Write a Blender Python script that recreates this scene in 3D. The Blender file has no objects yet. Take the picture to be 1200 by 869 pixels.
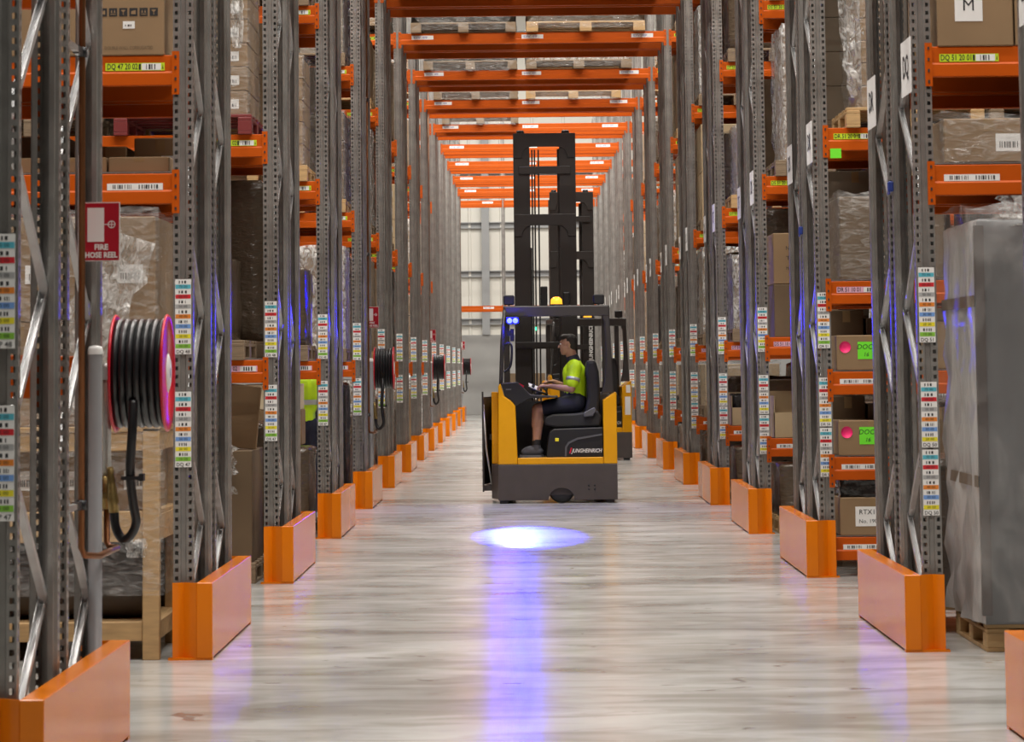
import bpy, bmesh, math, random
from mathutils import Vector, Matrix
random.seed(7)
S = bpy.context.scene
C = S.collection
PI = math.pi

# ------------------------------------------------------------------ camera
CAM_H, FPX = 1.53, 3655.0
PITCH, ROLL = 0.0925, 0.011
cd = bpy.data.cameras.new('camera'); cam = bpy.data.objects.new('camera', cd); C.objects.link(cam)
cd.sensor_width = 36.0; cd.lens = FPX / 1200 * 36.0
cd.clip_start = 0.1; cd.clip_end = 400
Fv = Vector((0, math.cos(PITCH), math.sin(PITCH)))
R0 = Vector((1, 0, 0)); U0 = R0.cross(Fv)
Rv = R0 * math.cos(ROLL) - U0 * math.sin(ROLL)
Uv = U0 * math.cos(ROLL) + R0 * math.sin(ROLL)
M = Matrix.Identity(4)
for i in range(3):
    M[i][0] = Rv[i]; M[i][1] = Uv[i]; M[i][2] = -Fv[i]
M[0][3], M[1][3], M[2][3] = 0, 0, CAM_H
cam.matrix_world = M
t = FPX * math.tan(PITCH)
cx = 615 - t * math.sin(ROLL); cy = 428 - t * math.cos(ROLL)
cd.shift_x = -(cx - 600) / 1200.0
cd.shift_y = (cy - 434.5) / 1200.0
cd.dof.use_dof = True; cd.dof.focus_distance = 32.0; cd.dof.aperture_fstop = 11.0
S.camera = cam

# ------------------------------------------------------------------ light
S.view_settings.view_transform = 'Standard'; S.view_settings.look = 'None'
S.view_settings.gamma = 1.0; S.view_settings.use_curve_mapping = False
S.view_settings.exposure = 0.0
W = bpy.data.worlds.new('world'); S.world = W; W.use_nodes = True
bg = W.node_tree.nodes['Background']; bg.inputs[0].default_value = (1.0, 0.965, 0.92, 1); bg.inputs[1].default_value = 0.0

ROW1, PITCHY, NROW = 10.87, 5.8, 14
def DROW(k): return ROW1 + PITCHY * (k - 1)      # front of the guard of rack row k
GL = 2.35                                        # depth of a double row

def area(name, loc, sx, sy, power, col=(1, 0.965, 0.905)):
    l = bpy.data.lights.new(name, 'AREA'); l.shape = 'RECTANGLE'; l.size = sx; l.size_y = sy
    l.energy = power; l.color = col
    o = bpy.data.objects.new(name, l); o.location = loc; C.objects.link(o); return o
LAMP_P = 1400.0
for k in range(0, NROW + 1):                     # strip lamps over every picking aisle
    area('aisle_lamp_%s_offscreen' % 'abcdefghijklmnop'[k], (0.2, DROW(k) + GL + 1.72, 13.8), 13.0, 0.5, LAMP_P)

# ------------------------------------------------------------------ materials
MATS = {}
def mat(name, col, rough=0.5, metal=0.0, spec=0.5, var=0.0, vscale=6.0, bump=0.0, bscale=40.0, emit=None, estr=0.0,
        alpha=1.0, coat=0.0, stretch=(1, 1, 1), rvar=0.0):
    m = bpy.data.materials.new(name); m.use_nodes = True; MATS[name] = m
    nt = m.node_tree; b = nt.nodes['Principled BSDF']
    b.inputs['Base Color'].default_value = (*col, 1); b.inputs['Roughness'].default_value = rough
    b.inputs['Metallic'].default_value = metal; b.inputs['Specular IOR Level'].default_value = spec
    b.inputs['Alpha'].default_value = alpha; b.inputs['Coat Weight'].default_value = coat
    if emit:
        b.inputs['Emission Color'].default_value = (*emit, 1); b.inputs['Emission Strength'].default_value = estr
    if var or bump or rvar:
        tc = nt.nodes.new('ShaderNodeTexCoord'); mp = nt.nodes.new('ShaderNodeMapping')
        mp.inputs['Scale'].default_value = stretch
        nt.links.new(tc.outputs['Object'], mp.inputs['Vector'])
    if var or rvar:
        n = nt.nodes.new('ShaderNodeTexNoise'); n.inputs['Scale'].default_value = vscale; n.inputs['Detail'].default_value = 5
        nt.links.new(mp.outputs[0], n.inputs['Vector'])
    if var:
        r = nt.nodes.new('ShaderNodeValToRGB')
        r.color_ramp.elements[0].position = 0.3; r.color_ramp.elements[1].position = 0.7
        r.color_ramp.elements[0].color = (*[max(0, c * (1 - var)) for c in col], 1)
        r.color_ramp.elements[1].color = (*[min(1, c * (1 + var)) for c in col], 1)
        nt.links.new(n.outputs[0], r.inputs[0]); nt.links.new(r.outputs[0], b.inputs['Base Color'])
    if rvar:
        mr = nt.nodes.new('ShaderNodeMapRange')
        mr.inputs[3].default_value = max(0.02, rough - rvar); mr.inputs[4].default_value = rough + rvar
        nt.links.new(n.outputs[0], mr.inputs[0]); nt.links.new(mr.outputs[0], b.inputs['Roughness'])
    if bump:
        n2 = nt.nodes.new('ShaderNodeTexNoise'); n2.inputs['Scale'].default_value = bscale; n2.inputs['Detail'].default_value = 3
        nt.links.new(mp.outputs[0], n2.inputs['Vector'])
        bp = nt.nodes.new('ShaderNodeBump'); bp.inputs['Strength'].default_value = bump; bp.inputs['Distance'].default_value = 0.02
        nt.links.new(n2.outputs[0], bp.inputs['Height']); nt.links.new(bp.outputs[0], b.inputs['Normal'])
    return m

mat('beam_orange', (0.54, 0.088, 0.001), 0.50, spec=0.22, var=0.06, vscale=3)
mat('guard_orange', (0.80, 0.205, 0.003), 0.20, spec=0.4)
mat('galv', (0.40, 0.39, 0.375), 0.36, metal=0.55, var=0.12, vscale=9)
mat('brace', (0.55, 0.55, 0.55), 0.30, metal=0.55, var=0.1, vscale=12)
mat('kraft', (0.27, 0.172, 0.088), 0.75, var=0.10, vscale=2.5)
mat('kraft_dark', (0.14, 0.09, 0.048), 0.75, var=0.12, vscale=2.5)
mat('kraft_light', (0.42, 0.31, 0.18), 0.75, var=0.08, vscale=2.5)
mat('kraft_grey', (0.21, 0.165, 0.115), 0.75, var=0.10, vscale=2.5)
mat('cream_board', (0.72, 0.62, 0.42), 0.7)
mat('tape', (0.30, 0.20, 0.10), 0.25)
mat('wood', (0.52, 0.33, 0.15), 0.65, var=0.18, vscale=5, stretch=(1, 6, 6))
mat('wood_grey', (0.24, 0.17, 0.105), 0.7, var=0.2, vscale=5, stretch=(1, 6, 6))
mat('maroon_plastic', (0.20, 0.035, 0.035), 0.4)
mat('white', (0.82, 0.81, 0.79), 0.5)
mat('paper', (0.85, 0.84, 0.82), 0.6)
mat('ink', (0.02, 0.02, 0.022), 0.6)
mat('lime_label', (0.55, 0.72, 0.02), 0.5)
mat('pink_label', (0.80, 0.45, 0.58), 0.5)
mat('green_sticker', (0.18, 0.85, 0.03), 0.6)
mat('pink_sticker', (0.95, 0.02, 0.18), 0.6)
mat('lb_cyan', (0.10, 0.48, 0.60), 0.5); mat('lb_red', (0.65, 0.02, 0.03), 0.5); mat('lb_grey', (0.42, 0.42, 0.42), 0.5)
mat('lb_orange', (0.80, 0.25, 0.03), 0.5); mat('lb_blue', (0.18, 0.36, 0.75), 0.5); mat('lb_yellow', (0.85, 0.75, 0.03), 0.5)
mat('lb_green', (0.25, 0.55, 0.05), 0.5); mat('lilac', (0.45, 0.42, 0.62), 0.5)
mat('sign_red', (0.42, 0.006, 0.022), 0.35)
mat('reel_red', (0.62, 0.012, 0.03), 0.3)
mat('rubber', (0.012, 0.012, 0.014), 0.33, spec=0.6)
mat('copper', (0.22, 0.09, 0.035), 0.38, metal=0.75, var=0.2, vscale=6)
mat('brass', (0.34, 0.24, 0.09), 0.40, metal=0.8)
mat('post_grey', (0.30, 0.30, 0.31), 0.4, var=0.06)
mat('yellow', (0.78, 0.36, 0.004), 0.28, var=0.03)
mat('charcoal', (0.075, 0.062, 0.058), 0.42, var=0.08)
mat('dark_metal', (0.045, 0.040, 0.038), 0.40, metal=0.0)
mat('mast', (0.030, 0.026, 0.024), 0.38)
mat('black', (0.012, 0.012, 0.014), 0.45)
mat('black_seat', (0.015, 0.015, 0.017), 0.6)
mat('grey_plastic', (0.10, 0.10, 0.11), 0.4)
mat('glass_amber', (0.9, 0.35, 0.02), 0.2, emit=(1.0, 0.42, 0.03), estr=1.6)
mat('led_blue', (0.1, 0.12, 1.0), 0.2, emit=(0.00016, 0.00022, 1.0), estr=2600.0)
mat('led_green', (0.05, 0.8, 0.4), 0.2, emit=(0.03, 0.8, 0.35), estr=2.5)
mat('skin', (0.46, 0.25, 0.17), 0.5, var=0.06, vscale=12)
mat('hair', (0.025, 0.018, 0.014), 0.6, bump=0.5, bscale=180)
mat('hivis', (0.62, 0.95, 0.01), 0.6)
mat('reflective', (0.50, 0.52, 0.48), 0.3, metal=0.3)
mat('navy', (0.012, 0.014, 0.032), 0.75)
mat('shoe', (0.09, 0.095, 0.12), 0.6); mat('sole', (0.20, 0.20, 0.22), 0.6)
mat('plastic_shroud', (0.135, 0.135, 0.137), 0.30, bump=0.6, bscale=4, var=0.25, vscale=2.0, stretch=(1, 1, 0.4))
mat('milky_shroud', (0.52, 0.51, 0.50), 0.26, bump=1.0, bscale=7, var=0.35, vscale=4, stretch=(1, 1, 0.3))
mat('black_film', (0.022, 0.020, 0.019), 0.22, bump=0.8, bscale=14)
mat('brown_film', (0.095, 0.068, 0.045), 0.22, bump=0.8, bscale=14, stretch=(1, 1, 2))
mat('concrete_wall', (0.36, 0.35, 0.335), 0.8, var=0.12, vscale=0.9)
mat('cladding', (0.72, 0.69, 0.62), 0.6, var=0.04, vscale=0.5)
mat('girt', (0.33, 0.33, 0.33), 0.5)
mat('ceiling', (0.32, 0.31, 0.30), 0.8)
mat('mesh_deck', (0.30, 0.29, 0.28), 0.4, metal=0.5)
mat('blue_clip', (0.03, 0.06, 0.30), 0.4)
mat('teal', (0.05, 0.30, 0.28), 0.5)

def film_mat(name, alpha, rough, col=(0.85, 0.83, 0.8), st=(1, 1, 3.0), bscale=9, bstr=1.0):
    m = mat(name, col, rough, spec=0.8)
    nt = m.node_tree; b = nt.nodes['Principled BSDF']
    tc = nt.nodes.new('ShaderNodeTexCoord'); mp = nt.nodes.new('ShaderNodeMapping'); mp.inputs['Scale'].default_value = st
    mp.inputs['Rotation'].default_value = (0.1, 0.35, 0)
    n = nt.nodes.new('ShaderNodeTexNoise'); n.inputs['Scale'].default_value = bscale; n.inputs['Detail'].default_value = 6; n.inputs['Distortion'].default_value = 1.2
    nt.links.new(tc.outputs['Object'], mp.inputs[0]); nt.links.new(mp.outputs[0], n.inputs['Vector'])
    bp = nt.nodes.new('ShaderNodeBump'); bp.inputs['Strength'].default_value = bstr; bp.inputs['Distance'].default_value = 0.05
    nt.links.new(n.outputs[0], bp.inputs['Height']); nt.links.new(bp.outputs[0], b.inputs['Normal'])
    r = nt.nodes.new('ShaderNodeMapRange'); r.inputs[1].default_value = 0.42; r.inputs[2].default_value = 0.72
    r.inputs[3].default_value = alpha * 0.45; r.inputs[4].default_value = min(1, alpha * 2.4)
    nt.links.new(n.outputs[0], r.inputs[0]); nt.links.new(r.outputs[0], b.inputs['Alpha'])
film_mat('film', 0.13, 0.16)
film_mat('film_soft', 0.10, 0.2, st=(.6, .6, .35), bscale=5, bstr=0.6)
film_mat('film_thick', 0.42, 0.14, st=(1.4, 1.4, 0.8), bscale=14)

def holes_mat():
    """galvanised upright steel with its punched hole rows (local x across the face, y into the section, z up)"""
    m = mat('upright_steel', (0.345, 0.335, 0.32), 0.33, metal=0.5)
    nt = m.node_tree; N = nt.nodes; L = nt.links; b = N['Principled BSDF']
    tc = N.new('ShaderNodeTexCoord'); sp = N.new('ShaderNodeSeparateXYZ'); L.new(tc.outputs['Object'], sp.inputs[0])
    def math_(op, a, bb=None, clamp=False):
        n = N.new('ShaderNodeMath'); n.operation = op
        for i, v in enumerate((a, bb)):
            if v is None: continue
            if isinstance(v, (int, float)): n.inputs[i].default_value = v
            else: L.new(v, n.inputs[i])
        return n.outputs[0]
    geo = N.new('ShaderNodeNewGeometry'); vt = N.new('ShaderNodeVectorTransform')
    vt.vector_type = 'NORMAL'; vt.convert_from = 'WORLD'; vt.convert_to = 'OBJECT'
    L.new(geo.outputs['Normal'], vt.inputs[0]); sn = N.new('ShaderNodeSeparateXYZ'); L.new(vt.outputs[0], sn.inputs[0])
    isface = math_('GREATER_THAN', math_('ABSOLUTE', sn.outputs[1]), 0.7)
    isside = math_('GREATER_THAN', math_('ABSOLUTE', sn.outputs[0]), 0.7)
    pz = 0.0445
    zz = math_('ABSOLUTE', math_('SUBTRACT', math_('FRACT', math_('DIVIDE', sp.outputs[2], pz)), 0.5))
    inz = math_('LESS_THAN', zz, 0.24)
    inx = math_('LESS_THAN', math_('ABSOLUTE', math_('SUBTRACT', math_('ABSOLUTE', sp.outputs[0]), 0.036)), 0.0088)
    iny = math_('LESS_THAN', math_('ABSOLUTE', math_('SUBTRACT', sp.outputs[1], 0.030)), 0.008)
    hf = math_('MULTIPLY', math_('MULTIPLY', inz, inx), isface)
    front = math_('LESS_THAN', sp.outputs[1], 0.012)
    hf = math_('MULTIPLY', hf, front)
    hs = math_('MULTIPLY', math_('MULTIPLY', inz, iny), isside)
    hole = math_('MAXIMUM', hf, hs)
    n = N.new('ShaderNodeTexNoise'); n.inputs['Scale'].default_value = 7; n.inputs['Detail'].default_value = 5; L.new(tc.outputs['Object'], n.inputs['Vector'])
    r = N.new('ShaderNodeValToRGB'); r.color_ramp.elements[0].position = 0.3; r.color_ramp.elements[1].position = 0.7
    r.color_ramp.elements[0].color = (0.25, 0.24, 0.224, 1); r.color_ramp.elements[1].color = (0.37, 0.354, 0.333, 1)
    L.new(n.outputs[0], r.inputs[0])
    L.new(r.outputs[0], b.inputs['Base Color'])
    L.new(math_('SUBTRACT', 1.0, hole), b.inputs['Alpha'])
holes_mat()

def floor_mat():
    m = mat('floor_concrete', (0.5, 0.48, 0.45), 0.3)
    nt = m.node_tree; N = nt.nodes; L = nt.links; b = N['Principled BSDF']
    tc = N.new('ShaderNodeTexCoord')
    def noise(s, d, dist=0.0, sc=(1, 1, 1)):
        mp = N.new('ShaderNodeMapping'); mp.inputs['Scale'].default_value = sc; L.new(tc.outputs['Object'], mp.inputs[0])
        n = N.new('ShaderNodeTexNoise'); n.inputs['Scale'].default_value = s; n.inputs['Detail'].default_value = d; n.inputs['Distortion'].default_value = dist
        L.new(mp.outputs[0], n.inputs['Vector']); return n.outputs[0]
    def ramp(src, p0, c0, p1, c1):
        r = N.new('ShaderNodeValToRGB'); r.color_ramp.elements[0].position = p0; r.color_ramp.elements[1].position = p1
        r.color_ramp.elements[0].color = (*c0, 1); r.color_ramp.elements[1].color = (*c1, 1); L.new(src, r.inputs[0]); return r.outputs[0]
    def mul(a, c, f=1.0):
        n = N.new('ShaderNodeMix'); n.data_type = 'RGBA'; n.blend_type = 'MULTIPLY'; n.inputs[0].default_value = f
        L.new(a, n.inputs[6]); L.new(c, n.inputs[7]); return n.outputs[2]
    base = ramp(noise(0.55, 6, 0.6), 0.32, (0.43, 0.425, 0.405), 0.68, (0.67, 0.67, 0.65))
    mott = ramp(noise(4.2, 8, 0.8, (0.30, 0.75, 1)), 0.36, (0.68, 0.655, 0.62), 0.60, (1, 1, 1))
    scuff = ramp(noise(3.2, 3, 2.4, (0.55, 0.9, 1)), 0.27, (0.36, 0.33, 0.31), 0.335, (1, 1, 1))
    c = mul(mul(base, mott), scuff, 0.8)
    L.new(c, b.inputs['Base Color'])
    r = N.new('ShaderNodeMapRange'); r.inputs[3].default_value = 0.10; r.inputs[4].default_value = 0.27
    L.new(noise(1.6, 5, 0.5), r.inputs[0]); L.new(r.outputs[0], b.inputs['Roughness'])
    b.inputs['Specular IOR Level'].default_value = 0.45
    bp = N.new('ShaderNodeBump'); bp.inputs['Strength'].default_value = 0.06; bp.inputs['Distance'].default_value = 0.01
    L.new(noise(5, 3), bp.inputs['Height']); L.new(bp.outputs[0], b.inputs['Normal'])
floor_mat()

# ------------------------------------------------------------------ mesh helpers
class MB:
    def __init__(s): s.v = []; s.f = []; s.m = []; s.sm = []; s.mats = []
    def mi(s, name):
        if name not in s.mats: s.mats.append(name)
        return s.mats.index(name)
    def add(s, vs, fs, mt, smooth=False):
        o = len(s.v); k = s.mi(mt); s.v += [tuple(v) for v in vs]
        for f in fs: s.f.append(tuple(i + o for i in f)); s.m.append(k); s.sm.append(smooth)
        return s
    def box(s, x0, x1, y0, y1, z0, z1, mt):
        vs = [(x, y, z) for z in (z0, z1) for y in (y0, y1) for x in (x0, x1)]
        return s.add(vs, [(0, 2, 3, 1), (4, 5, 7, 6), (0, 1, 5, 4), (2, 6, 7, 3), (0, 4, 6, 2), (1, 3, 7, 5)], mt)
    def cbox(s, x0, x1, y0, y1, z0, z1, c, mt):
        """box with chamfered vertical and top edges"""
        P = lambda d: [(x0 + d, y0), (x1 - d, y0), (x1, y0 + d), (x1, y1 - d), (x1 - d, y1), (x0 + d, y1), (x0, y1 - d), (x0, y0 + d)]
        Q = [(x0 + 2*c, y0 + c), (x1 - 2*c, y0 + c), (x1 - c, y0 + 2*c), (x1 - c, y1 - 2*c), (x1 - 2*c, y1 - c), (x0 + 2*c, y1 - c), (x0 + c, y1 - 2*c), (x0 + c, y0 + 2*c)]
        vs = []
        for (pp, z) in ((Q, z0), (P(c), z0 + c), (P(c), z1 - c), (Q, z1)): vs += [(a, b_, z) for a, b_ in pp]
        fs = [tuple(reversed(range(8))), tuple(range(24, 32))]
        for r in range(3):
            for i in range(8): j = (i + 1) % 8; fs.append((r*8 + i, r*8 + j, r*8 + 8 + j, r*8 + 8 + i))
        return s.add(vs, fs, mt)
    def prism(s, pts, a0, a1, mt, axis='y'):
        """closed polygon extruded; axis y: pts are (x,z); axis z: (x,y); axis x: (y,z)"""
        n = len(pts)
        f = {'y': lambda p, t: (p[0], t, p[1]), 'z': lambda p, t: (p[0], p[1], t), 'x': lambda p, t: (t, p[0], p[1])}[axis]
        vs = [f(p, a0) for p in pts] + [f(p, a1) for p in pts]
        fs = [tuple(range(n)), tuple(reversed(range(n, 2*n)))]
        for i in range(n): j = (i + 1) % n; fs.append((i, i + n, j + n, j))
        return s.add(vs, fs, mt)
    def tube(s, path, r, mt, n=8, cap=True):
        path = [Vector(p) for p in path]; rs = r if isinstance(r, (list, tuple)) else [r] * len(path)
        vs = []; fs = []; up = None
        for i, p in enumerate(path):
            d = (path[min(i+1, len(path)-1)] - path[max(i-1, 0)]).normalized()
            if up is None: up = d.orthogonal().normalized()
            up = (up - d * up.dot(d)); up = up.normalized() if up.length > 1e-6 else d.orthogonal().normalized()
            w = d.cross(up)
            for k in range(n): a = 2*PI*k/n; vs.append(p + (up*math.cos(a) + w*math.sin(a)) * rs[i])
        for i in range(len(path)-1):
            for k in range(n): j = (k+1) % n; fs.append((i*n+k, i*n+j, (i+1)*n+j, (i+1)*n+k))
        s.add(vs, fs, mt, True)
        if cap:
            e = len(path)-1; o = len(s.v) - len(vs); kk = s.mi(mt)
            s.f.append(tuple(o+k for k in reversed(range(n)))); s.m.append(kk); s.sm.append(False)
            s.f.append(tuple(o+e*n+k for k in range(n))); s.m.append(kk); s.sm.append(False)
        return s
    def lathe(s, prof, mt, n=24, axis='z', c=(0, 0, 0)):
        vs = []; fs = []
        for (r, h) in prof:
            for k in range(n):
                a = 2*PI*k/n; p = (r*math.cos(a), r*math.sin(a), h)
                if axis == 'x': p = (p[2], p[0], p[1])
                if axis == 'y': p = (p[0], p[2], p[1])
                vs.append((p[0]+c[0], p[1]+c[1], p[2]+c[2]))
        for i in range(len(prof)-1):
            for k in range(n): j = (k+1) % n; fs.append((i*n+k, i*n+j, (i+1)*n+j, (i+1)*n+k))
        return s.add(vs, fs, mt, True)
    def mesh(s, name, recalc=True):
        me = bpy.data.meshes.new(name); me.from_pydata(s.v, [], s.f)
        for n in s.mats: me.materials.append(MATS[n])
        me.polygons.foreach_set('material_index', s.m); me.polygons.foreach_set('use_smooth', s.sm)
        if recalc:
            bm = bmesh.new(); bm.from_mesh(me); bmesh.ops.recalc_face_normals(bm, faces=bm.faces); bm.to_mesh(me); bm.free()
        me.update(); return me

def link(name, me, parent=None, loc=(0, 0, 0), rot=(0, 0, 0)):
    o = bpy.data.objects.new(name, me); C.objects.link(o); o.location = loc; o.rotation_euler = rot
    if parent: o.parent = parent
    return o
def part(name, mb, parent, loc=(0, 0, 0), rot=(0, 0, 0), bevel=0.0):
    o = link(name, mb.mesh(name) if isinstance(mb, MB) else mb, parent, loc, rot)
    if bevel:
        b = o.modifiers.new('bevel', 'BEVEL'); b.width = bevel; b.segments = 2; b.limit_method = 'ANGLE'; b.angle_limit = 0.7
    return o
def tag(o, label, cat, group=None):
    o['label'] = label; o['category'] = cat
    if group: o['group'] = group
    return o
def thing(name, label, cat, loc=(0, 0, 0), rz=0, group=None):
    o = bpy.data.objects.new(name, None); C.objects.link(o); o.location = loc; o.rotation_euler = (0, 0, rz)
    o.empty_display_size = 0.1
    return tag(o, label, cat, group)
def struct(o): o['kind'] = 'structure'; return o
def copy_tree(o, parent=None):
    c = o.copy(); C.objects.link(c); c.parent = parent
    for ch in list(o.children): copy_tree(ch, c)
    return c

_TX = {}
def text_geo(txt, size, shear=0.0, bold=0.0):
    key = (txt, size, shear, bold)
    if key not in _TX:
        cu = bpy.data.curves.new('t', 'FONT'); cu.body = txt; cu.size = size; cu.shear = shear; cu.offset = bold
        cu.align_x = 'CENTER'; cu.align_y = 'CENTER'; cu.resolution_u = 2
        o = bpy.data.objects.new('t', cu); me = bpy.data.meshes.new_from_object(o)
        _TX[key] = ([tuple(v.co) for v in me.vertices], [tuple(p.vertices) for p in me.polygons])
        bpy.data.meshes.remove(me); bpy.data.objects.remove(o); bpy.data.curves.remove(cu)
    return _TX[key]
def put_text(mb, txt, size, cx, cz, y, mt, shear=0.0, bold=0.0, wid=None):
    vs, fs = text_geo(txt, size, shear, bold); k = 1.0
    if wid and vs:
        w = max(v[0] for v in vs) - min(v[0] for v in vs); k = wid / w
    mb.add([(cx + v[0]*k, y, cz + v[1]) for v in vs], fs, mt)
def barcode(mb, x0, x1, z0, z1, y, seed):
    rr = random.Random(seed); x = x0
    while x < x1:
        w = rr.choice((0.004, 0.006, 0.010)); mb.add([(x, y, z0), (min(x+w, x1), y, z0), (min(x+w, x1), y, z1), (x, y, z1)], [(0, 1, 2, 3)], 'ink'); x += w + rr.choice((0.004, 0.007, 0.010))

_LB = {}
def beam_label(kind, txt, seed=0):
    """printed location label lying in the local xz plane, facing -y"""
    key = (kind, txt, seed)
    if key in _LB: return _LB[key]
    b = MB(); e = -0.0016
    if kind == 'lime':
        b.box(-0.16, 0.16, -0.001, 0.001, -0.021, 0.021, 'lime_label'); put_text(b, txt, 0.044, -0.068, 0, e, 'ink', bold=0.0006, wid=0.165)
        b.add([(0.02, e, -.016), (0.032, e, -.016), (0.032, e, .016), (0.02, e, .016)], [(0, 1, 2, 3)], 'ink')
        b.add([(0.036, e, -.018), (0.14, e, -.018), (0.14, e, .018), (0.036, e, .018)], [(0, 1, 2, 3)], 'paper'); barcode(b, 0.06, 0.12, -.014, .014, e*1.4, 3)
        b.add([(0.147, e, -.012), (0.154, e, -.012), (0.15, e, .014)], [(0, 1, 2)], 'ink')
    elif kind == 'pink':
        b.box(-0.16, 0.16, -0.001, 0.001, -0.021, 0.021, 'pink_label'); put_text(b, txt, 0.044, -0.068, 0, e, 'ink', bold=0.0006, wid=0.165)
        b.add([(0.036, e, -.018), (0.15, e, -.018), (0.15, e, .018), (0.036, e, .018)], [(0, 1, 2, 3)], 'paper'); barcode(b, 0.06, 0.13, -.014, .014, e*1.4, 5)
    elif kind == 'white':
        b.box(-0.15, 0.15, -0.001, 0.001, -0.018, 0.018, 'paper')
        if txt: put_text(b, txt, 0.026, -0.07, 0, e, 'ink', wid=0.11)
        barcode(b, 0.0 if txt else -0.12, 0.06 if txt else -0.02, -.011, .011, e, 7 + seed); barcode(b, 0.08 if txt else 0.02, 0.13, -.011, .011, e, 9 + seed)
    else:  # small print on tunnel beams
        b.box(-0.16, 0.16, -0.001, 0.001, -0.030, 0.030, 'paper')
        put_text(b, txt or 'DQ 60 49', 0.045, -0.03, 0, e, 'lilac', bold=0.002, wid=0.20)
    _LB[key] = b.mesh('location_label', False); return _LB[key]

_LS = {}
def label_strip(txt, full=True):
    key = (txt, full)
    if key in _LS: return _LS[key]
    b = MB(); w = 0.043; h = 0.0265
    cols = ['lb_cyan', 'lb_red', 'lb_grey', 'lb_orange', 'lb_blue', 'lb_yellow'] + (['lb_green'] if full else [])
    H = h * (2*len(cols)) + 0.03; z = H / 2
    b.box(-w, w, -0.001, 0.001, -H/2, H/2, 'paper'); e = -0.0017
    for i, c in enumerate(cols):
        barcode(b, -w + 0.02, w - 0.02, z - h*0.85, z - h*0.3, e, i + 11); z -= h
        b.add([(-w + .002, e, z - h*0.92), (w - .002, e, z - h*0.92), (w - .002, e, z - h*0.08), (-w + .002, e, z - h*0.08)], [(0, 1, 2, 3)], c)
        put_text(b, '%02d 00' % (70 - 10*i), 0.018, 0.0, z - h*0.5, e*1.5, 'ink', wid=0.045); z -= h
    put_text(b, txt, 0.026, 0, -H/2 + 0.013, e, 'ink', bold=0.0004)
    _LS[key] = (b.mesh('label_strip', False), H); return _LS[key]

# ------------------------------------------------------------------ setting
FARW = DROW(NROW) + GL + 10.0
floor = struct(link('floor', MB().box(-14, 14, -2, FARW + 0.3, -0.2, 0, 'floor_concrete').mesh('floor')))
ceil_ = struct(link('ceiling', MB().box(-14, 14, -2, FARW + 0.3, 14.0, 14.2, 'ceiling').mesh('ceiling')))
wall = struct(link('wall_back', MB().box(-14, 14, FARW, FARW + 0.3, 0, 14.0, 'cladding').mesh('wall_back')))
for i in range(-2, 3):
    part('concrete_panel', MB().cbox(-2.97, 2.97, -0.18, 0.0, 0, 2.5, 0.012, 'concrete_wall'), wall, (i * 6 + 0.8, FARW, 0))
for z in (2.92, 4.42, 5.95, 7.5, 9.0, 10.5, 12.0, 13.4):
    part('girt', MB().prism([(-0.12, 0), (0, 0), (0, .2), (-.12, .2), (-.12, .17), (-.02, .17), (-.02, .03), (-.12, .03)], -13.9, 13.9, 'girt', 'x'), wall, (0, FARW, z - 0.1))
for x in (-7.2, -1.2, 4.9):
    part('column', MB().prism([(-.12, 0), (.12, 0), (.12, -.015), (.01, -.015), (.01, -.2), (.12, -.2), (.12, -.22), (-.12, -.22), (-.12, -.2), (-.01, -.2), (-.01, -.015), (-.12, -.015)], 2.5, 13.9, 'girt', 'z'), wall, (x, FARW - 0.0, 0))
for x in range(-13, 14, 1):
    part('cladding_rib', MB().prism([(-.06, 0), (-.03, -.03), (.03, -.03), (.06, 0)], 2.5, 13.9, 'cladding', 'z'), wall, (x + 0.3, FARW, 0))

# ------------------------------------------------------------------ racks
XL, XR = -1.775, 2.105
UW, UD, UH = 0.1075, 0.095, 8.9
def upright_mesh():
    h = UW / 2; th = 0.0035
    half = [(0.0, 0.009), (0.011, 0.009), (0.016, 0.0), (h, 0.0), (h, 0.052), (h - 0.012, 0.062), (h - 0.012, UD), (0.022, UD)]
    path = [(-x, y) for x, y in reversed(half[1:])] + half
    P = [Vector((x, y)) for x, y in path]; inner = []
    for i, p in enumerate(P):
        d0 = (p - P[i-1]).normalized() if i else (P[1]-P[0]).normalized()
        d1 = (P[i+1] - p).normalized() if i < len(P)-1 else d0
        n = (Vector((-d0.y, d0.x)) + Vector((-d1.y, d1.x))); n.normalize()
        inner.append(p + n * th)
    poly = [tuple(p) for p in P] + [tuple(p) for p in reversed(inner)]
    b = MB(); n = len(P); vs = [(x, y, 0) for x, y in poly] + [(x, y, UH) for x, y in poly]; m = len(poly); fs = []
    for i in range(m): j = (i+1) % m; fs.append((i, j, j+m, i+m))
    for i in range(n-1): fs.append((m+i, m+i+1, 2*m-2-i, 2*m-1-i)); fs.append((i+1, i, m-1-i, m-2-i))
    b.add(vs, fs, 'upright_steel')
    return b.mesh('upright')
UPR = upright_mesh()
FOOT = MB().box(-.075, .075, -.03, .12, 0, .008, 'galv').lathe([(0, .02), (.012, .02), (.012, .006)], 'galv', 6, 'z', (.06, .1, 0)).mesh('foot_plate')
FD = 1.0                                          # frame depth, front face to back face
def brace_mesh(dz):
    y0, y1 = UD - 0.03, FD - UD + 0.03; L = math.hypot(y1-y0, dz); b = MB()
    b.prism([(-.014, -.016), (.014, -.016), (.014, .016), (.011, .016), (.011, -.013), (-.011, -.013), (-.011, .016), (-.014, .016)], -L/2, L/2, 'brace', 'y')
    a = math.atan2(dz, y1 - y0); ca, sa = math.cos(a), math.sin(a)
    b.v = [(x, (y0+y1)/2 + y*ca - z*sa, y*sa + z*ca) for x, y, z in b.v]
    return b.mesh('diagonal_brace')
BZ = 0.575
BR_UP, BR_DN, BR_H = brace_mesh(BZ), brace_mesh(-BZ), brace_mesh(0)
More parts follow.
